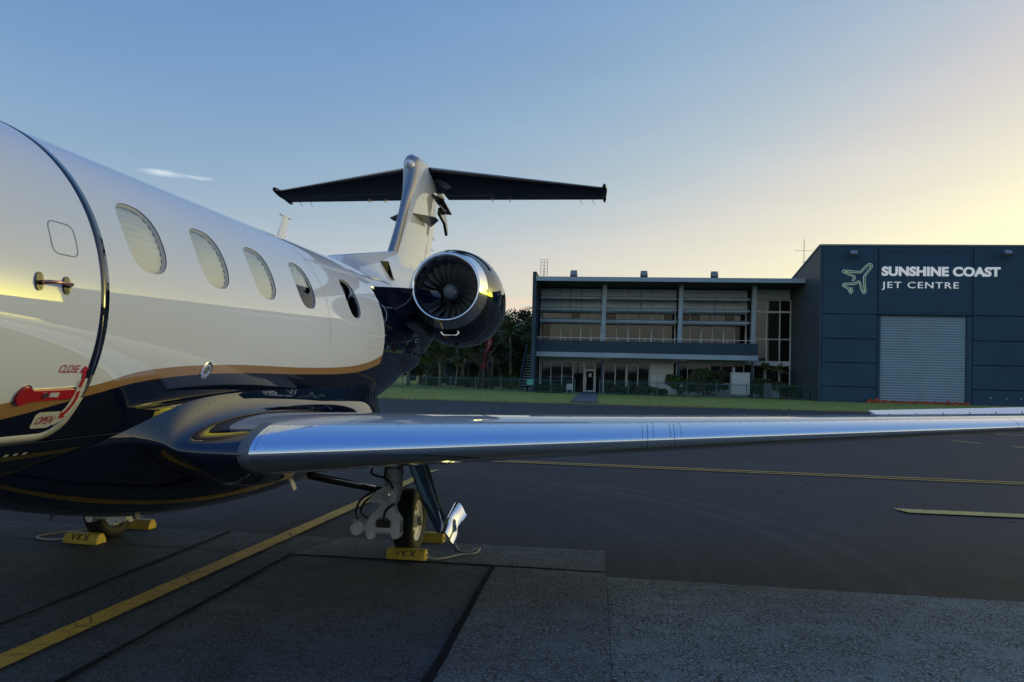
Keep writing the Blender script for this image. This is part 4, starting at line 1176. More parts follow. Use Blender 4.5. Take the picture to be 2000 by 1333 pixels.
def decal(name, polys, mat, off, parent, thick=0.0006):
    mb = MB()
    for poly in polys:
        P = [fz(y, z, off) for y, z in poly]
        mb.add(P, [tuple(range(len(P)))])
    return mb.build(name, mat, parent, recalc=False)
def strip_poly(pts, w):
    L, R = [], []
    for i, p in enumerate(pts):
        a, b2 = Vector(pts[max(i-1, 0)]), Vector(pts[min(i+1, len(pts)-1)]); d = (b2-a).normalized(); nn = Vector((-d.y, d.x))*w/2
        L.append((p[0]+nn.x, p[1]+nn.y)); R.append((p[0]-nn.x, p[1]-nn.y))
    return [[L[i], L[i+1], R[i+1], R[i]] for i in range(len(pts)-1)]
arc_dn = [(2.982,1.462),(2.990,1.43),(2.990,1.40),(2.984,1.37),(2.970,1.345)]
decal('white_backing', strip_poly([(2.982,1.500),(2.990,1.46),(2.993,1.43),(2.992,1.40),(2.985,1.365),(2.966,1.335),(2.945,1.318)], 0.050)
      + [[(2.818,1.350),(2.832,1.362),(2.945,1.362),(2.965,1.345),(2.955,1.305),(2.935,1.292),(2.845,1.292),(2.832,1.300)]], M['decal_white'], 0.0052, door_o)
def arrow(pts, w, head, flip):
    polys = strip_poly(pts, w)
    a, b2 = Vector(pts[-2]), Vector(pts[-1]); d = (b2-a).normalized(); nn = Vector((-d.y, d.x))
    polys.append([tuple(b2+nn*w*1.35), tuple(b2+d*head), tuple(b2-nn*w*1.35)])
    return polys
decal('arrow', arrow([(2.980,1.463),(2.981,1.49),(2.977,1.515),(2.968,1.535)], 0.020, 0.024, 1), M['red'], 0.0060, door_o)
decal('arrow', arrow([(2.985,1.448),(2.993,1.42),(2.992,1.39),(2.984,1.365),(2.973,1.348)], 0.018, 0.024, 1), M['red'], 0.0060, door_o)
def decal_text(s, y0, z0, width, cap, mat, off, parent, shear=0.25, dz=0.0):
    vs, fs = text_mesh(s, 1.0, 0.006, 0, 1.02, shear)
    xs = [p[0] for p in vs]; zs = [p[1] for p in vs]; a0, a1, h1 = min(xs), max(xs), max(zs)
    mb = MB()
    mb.add([fz(y0+(p[0]-a0)/(a1-a0)*width, z0+p[1]/h1*cap+(p[0]-a0)/(a1-a0)*dz, off) for p in vs], fs)
    mb.build('lettering', mat, parent)
decal_text('CLOSE', 2.822, 1.528, 0.112, 0.032, M['red'], 0.0060, door_o)
decal_text('OPEN', 2.842, 1.310, 0.098, 0.033, M['red'], 0.0062, door_o)
# red lever handle in its recess
def plate(name, poly, off0, off1, mat, parent, shr=0.0):
    n_ = len(poly); P0 = [fz(y, z, off0) for y, z in poly]
    cy_, cz_ = sum(p[0] for p in poly)/n_, sum(p[1] for p in poly)/n_
    P1 = [fz(y, z, off1) for y, z in poly]
    P2 = [fz(cy_+(y-cy_)*(1-shr), cz_+(z-cz_)*(1-shr), off1+0.001) for y, z in poly]
    return MB().loft([P0, P1, P2], True, False, True).build(name, mat, parent, recalc=True)
lever = [(2.688+0.036*cos(radians(a)), 1.436+0.036*sin(radians(a))) for a in range(35, 326, 15)]
lever_out = [(2.688+0.042*cos(radians(a)), 1.436+0.042*sin(radians(a))) for a in range(35, 326, 15)]
lev = lever + [(2.945,1.421),(2.955,1.430),(2.955,1.452),(2.947,1.460)]
plate('lever_surround', lever_out + [(2.955,1.413),(2.966,1.425),(2.966,1.456),(2.955,1.467)], 0.0045, 0.0055, M['chrome'], door_o)
plate('lever_handle', lev, 0.0056, 0.016, M['red'], door_o, .03)
plate('lever_key', [(2.785+0.012*cos(radians(a)), 1.441+0.012*sin(radians(a))) for a in range(0, 360, 30)], 0.016, 0.021, M['chrome'], door_o)
plate('lever_label', [(2.81,1.433),(2.86,1.433),(2.86,1.450),(2.81,1.450)], 0.016, 0.0185, M['gear_grey'], door_o)
# grab handle
for y in (2.632, 2.776):
    plate('handle_cup', [(y+0.022*cos(radians(a)), 1.878+0.036*sin(radians(a))) for a in range(0, 360, 20)], 0.003, 0.008, M['black_part'], door_o)
pts = [fz(2.632, 1.872, 0.005), fz(2.645, 1.876, 0.034), fz(2.70, 1.880, 0.042), fz(2.77, 1.880, 0.034), fz(2.79, 1.878, 0.005)]
MB().tube(pts, [.009, .008, .0065, .008, .009], 8).build('grab_handle', M['copper'], door_o, smooth=True)
# hatch outline above the handle
hatch = rrect(2.715, 2.862, radians(10.8), radians(20.2), 0.035, 6)
ho = surf(hatch, 0.0046); hi = surf(shrinkp(hatch, .0035), 0.0046)
MB().loft([ho, hi]).build('hatch_outline', M['dull_metal'], door_o)
for k, y in enumerate((2.80, 2.85, 2.90, 2.95)):
    decal('drain_slot', [[(y, 1.168), (y+.022, 1.168), (y+.022, 1.178), (y, 1.178)]], M['decal_white'], 0.003, jet)

# round service port on the gold stripe
c0 = fz(3.93, 1.545, 0.0); nrm = (fz(3.93, 1.545, 0.01)-c0).normalized()
sp_ = MB().lathe(c0, nrm, [(0, .052), (.004, .052), (.006, .048), (.006, .028), (.002, .026)], 28).build('service_port', M['chrome'], jet, smooth=True, sharp=40)
MB().lathe(c0, nrm, [(.0015, .027), (.004, .022), (.005, .001)], 24).build('port_cap', M['dull_metal'], sp_)
mb = MB()
for k in range(6):
    a = k*pi/3+.3; ax_v = nrm.orthogonal().normalized(); bx_v = nrm.cross(ax_v)
    mb.lathe(c0+(ax_v*cos(a)+bx_v*sin(a))*.038, nrm, [(.006, .004), (.0085, .003), (.009, .0001)], 8)
mb.build('port_screw', M['dull_metal'], sp_)

# ---- wing
def le(x): return 3.88+0.43*(x-1.1), 1.087+0.0346*(x-1.1)
f_te = smooth_interp([0.5, 1.1, 2.9, 8.0], [6.73, 6.75, 6.88, 7.85])
def tc_(x): return 0.130-0.03*(x-1.1)/6.9
def yt(u, t): return 5*t*(0.2969*sqrt(u)-0.1260*u-0.3516*u*u+0.2843*u**3-0.1015*u**4)
def camb(u): return 0.012*4*u*(1-u)
def wpt(x, u, side, grow=0.0):
    yl, zl = le(x); c = f_te(x)-yl
    z = zl + camb(u)*c*0.6 + side*(yt(u, tc_(x))*c*(1.08 if side > 0 else 0.92)+grow) - 0.028*c*u
    return Vector((x, yl+u*c, z))
def cosu(a, b2, n): return [a+(b2-a)*(0.5-0.5*cos(pi*k/n)) for k in range(n+1)]
ULE_U, ULE_L = 0.085, 0.075
def le_us(n=14): return [(k/n)**2 for k in range(n+1)]
xs_w = list(np.linspace(0.9, 7.92, 44))
def wing_ring(x, u0u, u0l, u1):
    up = [wpt(x, u, 1) for u in cosu(u0u, u1, 22)[::-1]]
    lo = [wpt(x, u, -1) for u in cosu(u0l, u1, 22)]
    return up, lo
def build_wing(sgn, parent):
    mb = MB(); F = lambda p: (p.x*sgn, p.y, p.z)
    u1 = 0.76
    rings = []
    for x in xs_w:
        up, lo = wing_ring(x, ULE_U, ULE_L, u1)
        rings.append([F(p) for p in up+lo])
    mb.loft(rings, True, True, False)
    # rounded tip
    x = 7.92; ring0 = rings[-1]; cy_ = sum(p[1] for p in ring0)/len(ring0); cz_ = sum(p[2] for p in ring0)/len(ring0)
    tipr = [ring0]
    for k in range(1, 7):
        a = k/6*pi/2; s = cos(a)
        tipr.append([(sgn*(x+0.12*sin(a)), cy_+(p[1]-cy_)*(0.45+0.55*s)+0.05*sin(a), cz_+(p[2]-cz_)*s) for p in ring0])
    mb.loft(tipr, True, False, True)
    w = mb.build('wing', M['grey_wing'], parent, smooth=True, sharp=50, recalc=True)
    # polished leading edge in two lengths with a joint strip
    for xa, xb in ((1.09, 3.287), (3.290, 3.460), (3.463, 6.054), (6.057, 7.95)):
        mb = MB(); rings = []
        for x in np.linspace(xa, xb, max(3, int((xb-xa)/0.12))):
            up = [wpt(x, u*ULE_U, 1, .0012) for u in le_us()[::-1]]; lo = [wpt(x, u*ULE_L, -1, .0012) for u in le_us()[1:]]
            rings.append([F(p) for p in up+lo])
        mb.loft(rings, closed=False)
        mb.build('leading_edge', M['polished'], w, smooth=True, recalc=False)
    mb = MB(); rings = []
    for x in (1.045, 1.06, 1.095, 1.10):
        g = .006 if 1.05 < x < 1.098 else .001
        up = [wpt(x, u*0.10, 1, g) for u in le_us()[::-1]]; lo = [wpt(x, u*0.10, -1, g) for u in le_us()[1:]]
        rings.append([F(p) for p in up+lo])
    mb.loft(rings, closed=False).build('root_seal', M['dull_metal'], w, smooth=True)
    # flap and aileron
    for nm, xa, xb, dz, mat in (('flap', 1.15, 5.35, 0.0, 'grey_wing'), ('aileron', 5.42, 7.6, 0.115, 'white_paint'), ('trailing_edge', 7.62, 7.92, 0.0, 'grey_wing')):
        mb = MB(); rings = []
        for x in np.linspace(xa, xb, 16):
            yl, zl = le(x); c = f_te(x)-yl
            ring = []
            for u, sd_ in [(1.0, 1), (.94, 1), (.87, 1), (.80, 1), (.772, 1), (.765, 0), (.772, -1), (.80, -1), (.87, -1), (.94, -1), (1.0, -1)]:
                p = wpt(x, u, sd_, 0.0006); p.z += dz*max(0, (u-.77)/.23)
                ring.append(F(p))
            rings.append(ring)
        mb.loft(rings, True, True, True).build(nm, M[mat], w, smooth=True, sharp=40, recalc=True)
    mb = MB()
    for x in np.linspace(5.5, 7.5, 9):
        p = wpt(x, .80, 1); mb.box(sgn*p.x-.004, sgn*p.x+.004, p.y-.004, p.y+.004, p.z+.01, p.z+.045)
    tag(mb.build('hinge_pin', M['dull_metal'], w), kind='stuff')
    # rivets
    mb = MB()
    def rivet(x, u, s):
        p = wpt(x, u, s, .0014); q1 = wpt(x, min(1, u+.004), s, .0014); q0 = wpt(x, max(0, u-.004), s, .0014)
        t = (q1-q0).normalized(); nn = Vector((1, 0, 0)).cross(t)*(-1 if s < 0 else 1)
        if nn.z*s < 0: nn = -nn
        mb.lathe(F(p), (nn.x*sgn, nn.y, nn.z), [(0, .0042), (.0008, .0036), (.0009, .0001)], 7)
    for x in (1.125, 3.255, 3.325, 3.435, 3.505):
        for u in le_us(11)[2:]: rivet(x, u*ULE_U*.92, 1)
        for u in le_us(9)[3:]: rivet(x, u*ULE_L*.9, -1)
    for x in np.arange(1.2, 7.9, 0.085): rivet(x, ULE_U*.955, 1)
    tag(mb.build('rivets', M['dull_metal'], w), kind='stuff')
    return w
build_wing(1, jet)
build_wing(-1, jet)

# ---- wing root fairing, one shell from side to side under the cabin
f_le = smooth_interp([0, .3, .5, .6, .7, .8, .9, 1.06], [2.90, 3.05, 3.32, 3.52, 3.65, 3.73, 3.79, 3.863])
f_tee = smooth_interp([0, .6, .8, 1.06], [7.55, 7.45, 7.2, 6.76])
f_top = smooth_interp([0, .60, .71, .738, .752, .766, .785, .82, .9, 1.06], [1.62, 1.60, 1.53, 1.455, 1.385, 1.335, 1.302, 1.282, 1.272, 1.268])
f_bot = smooth_interp([0, .3, .5, .7, .9, 1.0, 1.06], [.49, .565, .645, .738, .848, .90, .928])
f_nz = smooth_interp([0, .3, .5, .6, .7, .8, 1.06], [1.02, 1.06, 1.15, 1.175, 1.145, 1.11, 1.085])
def s_box(u):
    a = 1.0
    if u < .34: a = (1-(1-u/.34)**2.2)**(1/1.9)
    elif u > .86: a = max(0, 1-((u-.86)/.14)**2.2)**.6
    return a
TM = max(yt(u/100, 1.0) for u in range(1, 100))
def fair_ring(x, n=44):
    k = min(1, max(0, (.90-x)/.18)); k = k*k*(3-2*k)
    yl, c = f_le(x), f_tee(x)-f_le(x); zt, zb, zn = f_top(x), f_bot(x), f_nz(x)
    us = cosu(0, 1, n)
    def S(u):
        return (1-k)*yt(u, 1.0)/TM + k*s_box(u)
    drop = -0.028*c*(1-k)
    ring = [Vector((x, yl+u*c, zn+(zt-zn)*S(u)+drop*u)) for u in us[::-1]]
    def SL(u):
        b_ = (1-(1-min(1, u/.62))**2)**.83*(1 if u < .8 else max(0, 1-((u-.8)/.2)**2)**.6)
        return (1-k)*yt(u, 1.0)/TM + k*b_
    ring += [Vector((x, yl+u*c, zn-(zn-zb)*SL(u)+drop*u)) for u in us[1:-1]]
    return ring
xf = [1.062, 1.04, 1.01, .98, .95, .92, .90, .88, .86, .84, .82, .80, .785, .775, .766, .758, .752, .745, .738, .73, .72, .705, .67, .63, .58, .5, .4, .3, .2, .06]
rings = [[(p.x, p.y, p.z) for p in fair_ring(x)] for x in xf] + [[(-p.x, p.y, p.z) for p in fair_ring(x)] for x in xf[::-1]]
fairing = MB().loft(rings, True, True, True).build('wing_fairing', M['navy_paint'], jet, smooth=True, sharp=60, recalc=True)
mb = MB()
for s in (1,):
    for y in np.arange(3.75, 7.0, 0.085):
        for x, zz in ((.745, None),):
            R_ = fair_ring(x, 60); best = min((p for p in R_[:61]), key=lambda p: abs(p.y-y))
            mb.lathe(best, (0.5, 0, .85), [(0, .0045), (.001, .004), (.0012, .0001)], 7)
tag(mb.build('rivets', M['dull_metal'], fairing), kind='stuff')
# pale curved panel edge low on the fairing
pts = []
for k in range(7):
    x = 1.02 - k*0.03
    R_ = fair_ring(max(.4, x), 60); low = R_[61:]
    yy = 4.05 + .05*sin(k*.4)
    pts.append(min(low, key=lambda p: abs(p.y-yy)) + Vector((0.002, -.003, -.003)))
MB().tube(pts, .008, 6).build('seal_strip', M['dull_metal'], fairing, smooth=True)

# ---- engines, pylons
def build_engine(sgn, parent):
    E0 = Vector((sgn*1.224, 8.0, 2.515)); AX = Vector((sgn*-0.035, 1, -0.07)).normalized()
    out = [(.20, .446), (.30, .482), (.42, .518), (.55, .543), (.7, .560), (.85, .565), (1.05, .556), (1.35, .525), (1.7, .468), (2.0, .412), (2.2, .37), (2.3, .35), (2.3, .325), (2.1, .33)]
    nc = MB().lathe(E0, AX, out, 72).build('engine_nacelle', M['navy_paint'], parent, smooth=True, sharp=50, recalc=True)
    lip = [(.20, .4462), (.16, .434), (.12, .421), (.08, .408), (.045, .397), (.02, .388), (.004, .378), (0, .370), (.004, .361), (.02, .351), (.05, .343), (.09, .338), (.12, .336)]
    MB().lathe(E0, AX, lip, 72).build('inlet_lip', M['polished'], nc, smooth=True, recalc=False)
    MB().lathe(E0, AX, [(.12, .3355), (.14, .338), (.2, .339), (.3, .342), (.55, .345), (.62, .345), (.62, .0)], 72).build('inlet_barrel', M['barrel'], nc, smooth=True, sharp=40)
    MB().lathe(E0, AX, [(.128, .339), (.14, .335), (.152, .338)], 72).build('barrel_seam', M['dull_metal'], nc, smooth=True)
    a = AX.orthogonal().normalized(); a = Vector((1, 0, 0)); a = (a-AX*a.dot(AX)).normalized(); b2 = AX.cross(a)
    nb = 22
    def bp(r, ang, t): return E0+AX*t+(a*cos(ang)+b2*sin(ang))*r
    me_done = None
    for k in range(nb):
        a0 = 2*pi*k/nb; mb = MB(); rows = []
        for i in range(9):
            s = i/8; r_ = 0.085+(0.340-0.085)*s
            tw = 0.10+0.24*s; sweep = 0.30*s*s-0.10*s
            depth = .17-.07*s
            L_ = [bp(r_, a0+sweep+sgn*0.0+tw*(q/4-.5)*1.05*(1 if True else 1), .33+depth*(q/4)-.03*sin(pi*s)) for q in range(5)]
            rows.append(L_)
        mb.loft(rows, closed=False)
        mb.build('fan_blade', M['fan'], nc, smooth=True)
    spn = MB().lathe(E0, AX, [(.215, .001), (.217, .018), (.226, .042), (.245, .066), (.275, .082), (.35, .094), (.5, .096)], 36).build('spinner', M['spinner'], nc, smooth=True)
    mb = MB()
    for k in range(6):
        ang = k*pi/3+.25; mb.lathe(bp(.072, ang, .252), AX*-1+(a*cos(ang)+b2*sin(ang))*.8, [(0, .008), (.006, .007), (.007, .0001)], 8)
    mb.build('spinner_bolt', M['chrome'], nc)
    # chin intake: a six-sided frame round a dark mouth
    cn = E0+AX*.27+Vector((sgn*0.02, 0, -.475)); w, h = .112, .042
    hexa = [(-w, 0), (-w*.7, h), (w*.7, h), (w, 0), (w*.7, -h*.75), (-w*.7, -h*.75)]
    O_ = [cn+Vector((p[0], -.03, p[1])) for p in hexa]; I_ = [cn+Vector((p[0]*.84, -.03, p[1]*.72)) for p in hexa]
    B_ = [cn+Vector((p[0]*.84, .10, p[1]*.72)) for p in hexa]; K_ = [cn+Vector((p[0]*1.05, .30, p[1]*.6+.02)) for p in hexa]
    MB().loft([O_, K_]).build('intake_body', M['navy_paint'], nc, smooth=False, recalc=True)
    MB().loft([[p+Vector((0, .006, 0)) for p in O_], O_, I_, [p+Vector((0, .012, 0)) for p in I_]]).build('intake_rim', M['chrome'], nc)
    MB().loft([[p+Vector((0, .012, 0)) for p in I_], B_], True, False, True).build('intake_mouth', M['cabin_dark'], nc)
    # drain mast and cowl seams
    MB().obox(E0+AX*.80+Vector((0, 0, -.60)), (.012, 0, 0), (0, .035, 0), (0, 0, .055)).build('drain_mast', M['black_part'], nc)
    for t, r_ in ((.205, .4475), (.60, .5495), (1.5, .5025)):
        MB().lathe(E0, AX, [(t-.003, r_+.0002), (t, r_+.0016), (t+.003, r_+.0004)], 72).build('cowl_seam', M['dull_metal'], nc, smooth=True)
    # pylon
    rings = []
    for x, yl, yr, zt, zb in ((.45, 6.85, 10.3, 2.395, 1.70), (.62, 6.98, 10.2, 2.40, 1.78), (.68, 7.20, 10.15, 2.425, 1.90), (.74, 7.46, 10.1, 2.452, 2.01), (.80, 7.73, 10.05, 2.478, 2.10), (.86, 7.98, 10.0, 2.50, 2.17), (.95, 8.2, 9.95, 2.51, 2.22), (1.1, 8.3, 9.9, 2.51, 2.24)):
        ring = []
        n_ = 20
        for u in cosu(0, 1, n_)[::-1]: ring.append((sgn*x, yl+u*(yr-yl), zt-0.012*(1-min(1, u*8))-.10*max(0, u-.75)/.25*.8))
        for u in cosu(0, 1, n_)[1:-1]:
            g = min(1, u/.20); g = (1-(1-g)**2)**.5
            if u > .7: g *= 1-((u-.7)/.3)**2*.85
            ring.append((sgn*x, yl+u*(yr-yl), zt-.012*(1-min(1, u*8))-(zt-zb)*g))
        rings.append(ring)
    MB().loft(rings, True, True, True).build('pylon', M['navy_paint'], parent, smooth=True, sharp=45, recalc=True)
build_engine(1, jet)
build_engine(-1, jet)

# ---- fin with dorsal ridge, rudder, strakes
f_fl = smooth_interp([2.5, 3.0, 3.23, 3.655, 4.255, 4.5, 4.68], [9.25, 9.70, 9.88, 10.20, 10.57, 10.68, 10.73])
def f_ft(z): return 12.2+0.46*(z-3.72)
def fin_pt(z, u, s, grow=0.0):
    yl, c = f_fl(z), f_ft(z)-f_fl(z)
    q = max(0, min(1, (z-3.9)/.75)); q = q*q*(3-2*q)
    t = 0.115+0.085*q; k = 1.0
    if z > 4.72: k = sqrt(max(0, 1-((z-4.72)/.14)**2))
    yl += (1-k)*.12
    return Vector((s*(yt(u, t)*c*k+grow), yl+u*c-grow*2.2, z))
mb = MB(); rings = []
for z in list(np.linspace(2.5, 4.66, 26))+[4.70, 4.74, 4.77, 4.80, 4.825, 4.842, 4.852, 4.858]:
    rings.append([fin_pt(z, u, 1) for u in [q*q*.74 for q in np.linspace(1, 0, 26)]]+[fin_pt(z, u, -1) for u in [q*q*.74 for q in np.linspace(0, 1, 26)][1:]])
fin = mb.loft(rings, True, True, True).build('fin', M['white_paint'], jet, smooth=True, sharp=60, recalc=True)
mb = MB(); rings = []
for z in np.linspace(2.75, 4.45, 16):
    rings.append([fin_pt(z, u, 1) for u in np.linspace(1, .752, 8)]+[fin_pt(z, u, -1) for u in np.linspace(.752, 1, 8)])
mb.loft(rings, True, True, True).build('rudder', M['white_paint'], fin, smooth=True, sharp=50, recalc=True)
mb = MB(); rings = []
for z in list(np.linspace(2.95, 4.66, 24))+[4.70, 4.74, 4.78, 4.81]:
    rings.append([fin_pt(z, u, 1, .0015) for u in [q*q*.055 for q in np.linspace(1, 0, 12)]]+[fin_pt(z, u, -1, .0015) for u in [q*q*.055 for q in np.linspace(0, 1, 12)][1:]])
M['bronze_le'] = simple('satin_leading_edge', (0.42, 0.38, 0.34), 0.22, 0.9)
mb.loft(rings, closed=False).build('leading_edge', M['bronze_le'], fin, smooth=True)
rings = []
for y in np.linspace(7.3, 10.6, 24):
    s = min(1, (y-7.3)/.5); zt = (2.70+(2.82-2.70)*min(1, (y-7.3)/.45)) if y < 7.75 else 2.82+(y-7.75)*0.19
    w0, w1 = .02+.10*s+.03*(y-7.3), .012+.028*s+.012*(y-7.3)
    rings.append([(w0*1.3, y, 2.60), (w0, y, 2.70), (w0*.55+w1*.45, y, 2.70+(zt-2.70)*.35), (w1, y, zt-.02), (w1*.5, y, zt-.004), (0, y, zt), (-w1*.5, y, zt-.004), (-w1, y, zt-.02), (-w0*.55-w1*.45, y, 2.70+(zt-2.70)*.35), (-w0, y, 2.70), (-w0*1.3, y, 2.60)])
MB().loft(rings, closed=False).build('dorsal_ridge', M['white_paint'], jet, smooth=True)
for s in (1, -1):
    MB().prism([(s*.10, 10.62, 3.90), (s*.36, 10.98, 3.915), (s*.36, 11.18, 3.915), (s*.12, 11.62, 3.90)], (0, 0, .014)).build('strake', M['black_part'], fin, recalc=True)
    MB().prism([(s*.13, 11.45, 4.40), (s*.30, 11.75, 4.36), (s*.28, 12.45, 4.28), (s*.16, 12.5, 4.30)], (0, 0, .022)).build('strake', M['black_part'], fin, recalc=True)
    MB().prism([(s*.13, 12.0, 4.20), (s*.13, 12.05, 4.32), (s*.13, 12.45, 4.27), (s*.13, 12.62, 4.05), (s*.13, 12.60, 3.95), (s*.13, 12.42, 4.12)], (s*.05, 0, 0)).build('tail_lamp_horn', M['black_part'], fin, recalc=True)
MB().prism([(.08, 9.18, 2.98), (.12, 9.32, 3.0), (.16, 9.42, 2.80), (.16, 9.50, 2.77), (.10, 9.38, 2.79)], (.03, .02, .0)).build('air_scoop', M['black_part'], fin, recalc=True)
mb = MB()
for z in (3.15, 3.4, 3.65, 3.85):
    y = f_ft(z); mb.tube([(0, y-.02, z), (0.01, y+.14, z-.02)], .004, 5)
mb.build('static_wick', M['black_part'], fin)
for z in (2.95, 3.55, 4.05):
    p = fin_pt(z, .74, 1, .001); MB().obox(p, (.003, 0, 0), (0, .03, 0), (0, 0, .06)).build('rudder_hinge', M['black_part'], fin)

# ---- tailplane on top of the fin
rings = []
for y in np.linspace(10.60, 13.05, 30):
    u = (y-10.60)/2.45; w = 0.15*sqrt(max(0.0, 1-(1-min(1, u/.5))**2))*(1-max(0, (u-.5)/.5)**1.6*.93)
    h_ = w*1.0+.005; zc = 4.665+.03*u
    rings.append([((w+.002)*cos(2*pi*k/28), y, zc+h_*sin(2*pi*k/28)) for k in range(28)])
bullet = MB().loft(rings, True, True, True).build('tail_bullet', M['white_paint'], jet, smooth=True, recalc=True)
def tpt(x, u, s):
    q = abs(x)/2.9; yl = 11.05+1.32*q; yr = 12.5+0.42*q; c = yr-yl
    zl = 4.72-.02*q
    return Vector((x, yl+u*c, zl+s*yt(u, .10)*c-.115*u*c))
M['navy_tail'] = gloss('navy_tail_paint', (0.004, 0.006, 0.014), 0.35)
xs_t = np.linspace(-2.86, 2.86, 41)
def tring(x, ua, ub):
    us = cosu(ua, ub, 16)
    return [tpt(x, u, 1) for u in us[::-1]]+[tpt(x, u, -1) for u in us[1:]]
tp = MB().loft([tring(x, 0, .70) for x in xs_t], True, True, True).build('tailplane', M['navy_tail'], jet, smooth=True, sharp=50, recalc=True)
for s in (1, -1):
    MB().loft([[tpt(x, u, 1) for u in np.linspace(1, .708, 8)]+[tpt(x, u, -1) for u in np.linspace(.708, 1, 8)] for x in np.linspace(.2*s, 2.86*s, 12)], True, True, True).build('elevator', M['navy_tail'], tp, smooth=True, sharp=50, recalc=True)
    MB().loft([[tpt(x, u*u*.03, 1)+Vector((0, -.0025, .0012)) for u in np.linspace(1, 0, 8)]+[tpt(x, u*u*.03, -1)-Vector((0, .0025, .0012)) for u in np.linspace(0, 1, 8)][1:] for x in np.linspace(.22*s, 2.85*s, 24)], closed=False).build('leading_edge', M['bronze_le'], tp, smooth=True)
    # horn balance at the tip
    rings = []
    for k in range(9):
        t_ = k/8; y = 12.24+.74*t_; w = .035*sin(pi*min(1, t_*1.6+.08)/1.25)+.008
        z0 = tpt(2.9*s, min(1, max(0, (y-12.37)/.55)), 0).z
        rings.append([(s*(2.87+w*1.2*cos(2*pi*q/12)), y, z0+.01+(w+.018)*sin(2*pi*q/12)) for q in range(12)])
    MB().loft(rings, True, True, True).build('tip_horn', M['navy_tail'], tp, smooth=True, recalc=True)
    MB().prism([(s*2.88, 12.44, 4.70), (s*2.88, 12.74, 4.665), (s*2.88, 12.72, 4.78), (s*2.88, 12.64, 4.80)], (s*.03, 0, 0)).build('tip_fence', M['navy_tail'], tp, recalc=True)
    mb = MB()
    for x in (2.45, 2.66):
        p = tpt(x*s, 1, 0); mb.tube([p, p+Vector((s*.03, .17, -.045))], .004, 5)
    mb.build('static_wick', M['black_part'], tp)
    for x in (.95, 1.25):
        p = tpt(x*s, .99, 0); MB().prism([p+Vector((0, -.12, .01)), p+Vector((0, .02, .03)), p+Vector((0, .04, -.03)), p+Vector((0, -.1, -.03))], (s*.012, 0, 0)).build('hinge_arm', M['white_paint'], tp, recalc=True)

# ---- skin seams, rivet rows and small access panels
def seam(pts_yt, w, mat, parent, off=.0012):
    L_, R_ = [], []
    for i, p in enumerate(pts_yt):
        a, b2 = Vector(pts_yt[max(i-1, 0)]), Vector(pts_yt[min(i+1, len(pts_yt)-1)]); d = (b2-a).normalized(); nn = Vector((-d.y, d.x))*w/2
        L_.append(fth(p[0]+nn.x, (p[1]+nn.y)/.86, off)); R_.append(fth(p[0]-nn.x, (p[1]-nn.y)/.86, off))
    return MB().loft([L_, R_], closed=False).build('skin_seam', mat, parent, smooth=True)
M['seam'] = simple('skin_seam_sealant', (0.30, 0.30, 0.32), 0.5)
M['seam_dark'] = simple('dark_seam_sealant', (0.03, 0.035, 0.05), 0.4)
for y in (5.62, 6.93):
    seam([(y, .86*radians(a)) for a in range(-8, 86, 3)], .003, M['seam'], jet)
for a in (58,):
    seam([(y, .86*radians(a)) for y in np.arange(3.1, 6.9, .2)], .0025, M['seam'], jet)
seam([(y, .86*radians(-46)) for y in np.arange(2.3, 3.75, .15)], .003, M['dull_metal'], jet)
mb = MB()
def rivet_f(y, th):
    c = fth(y, th, .0004); nn = (fth(y, th, .01)-fth(y, th, 0)).normalized()
    mb.lathe(c, nn, [(0, .0032), (.0006, .0028), (.0007, .0001)], 6)
for y in (5.605, 5.637, 6.915, 6.945):
    for a in np.arange(-5, 80, 2.6): rivet_f(y, radians(a))
tag(mb.build('rivets', M['seam'], fuselage), kind='stuff')
hp = rrect(6.55, 6.78, radians(-6), radians(4), .02, 5)
MB().loft([surf(hp, .0012), surf(shrinkp(hp, .003), .0012)]).build('panel_outline', M['seam'], jet)

# ---- swelling under the pylon root
rings = []
for k in range(17):
    a = pi*k/16; y = 8.15-.95*cos(a); r_ = sin(a)**.8
    rings.append([(.60+(.20*r_+.001)*cos(2*pi*q/32), y, 1.80+(.27*r_+.001)*sin(2*pi*q/32)) for q in range(32)])
for s in (1, -1):
    MB().loft([[(s*p[0], p[1], p[2]) for p in r_] for r_ in rings], True, True, True).build('pylon_root_fairing', M['navy_paint'], jet, smooth=True, recalc=True)

# ---- small things on the skin
mb = MB()
for dx in (0,):
    mb.loft([[(.016*k, 6.40+j*.0, 0) for k in (0,)] for j in (0,)], closed=False) if False else None
rings = []
for t_ in np.linspace(0, 1, 7):
    z = 2.69+.30*t_; yl = 6.38+.17*t_; c = .22-.10*t_
    rings.append([(.016*(1-.5*t_)*sin(2*pi*k/14), yl+c*(.5-.5*cos(2*pi*k/14)), z) for k in range(14)])
mb = MB().loft(rings, True, True, True)
mb.box(-.012, .012, 6.50, 6.72, 2.985, 2.998)
mb.build('blade_antenna', M['white_paint'], jet, smooth=True, sharp=40, recalc=True)
MB().prism([(.45, 5.78, .72), (.45, 5.86, .72), (.47, 5.93, .575), (.47, 5.87, .565)], (.014, .0, 0)).build('drain_mast', M['white_paint'], jet, recalc=True)
MB().prism([(.10, 4.30, .80), (.10, 4.42, .80), (.10, 4.40, .60), (.10, 4.36, .60)], (.02, 0, 0)).build('drain_mast', M['dull_metal'], jet, recalc=True)

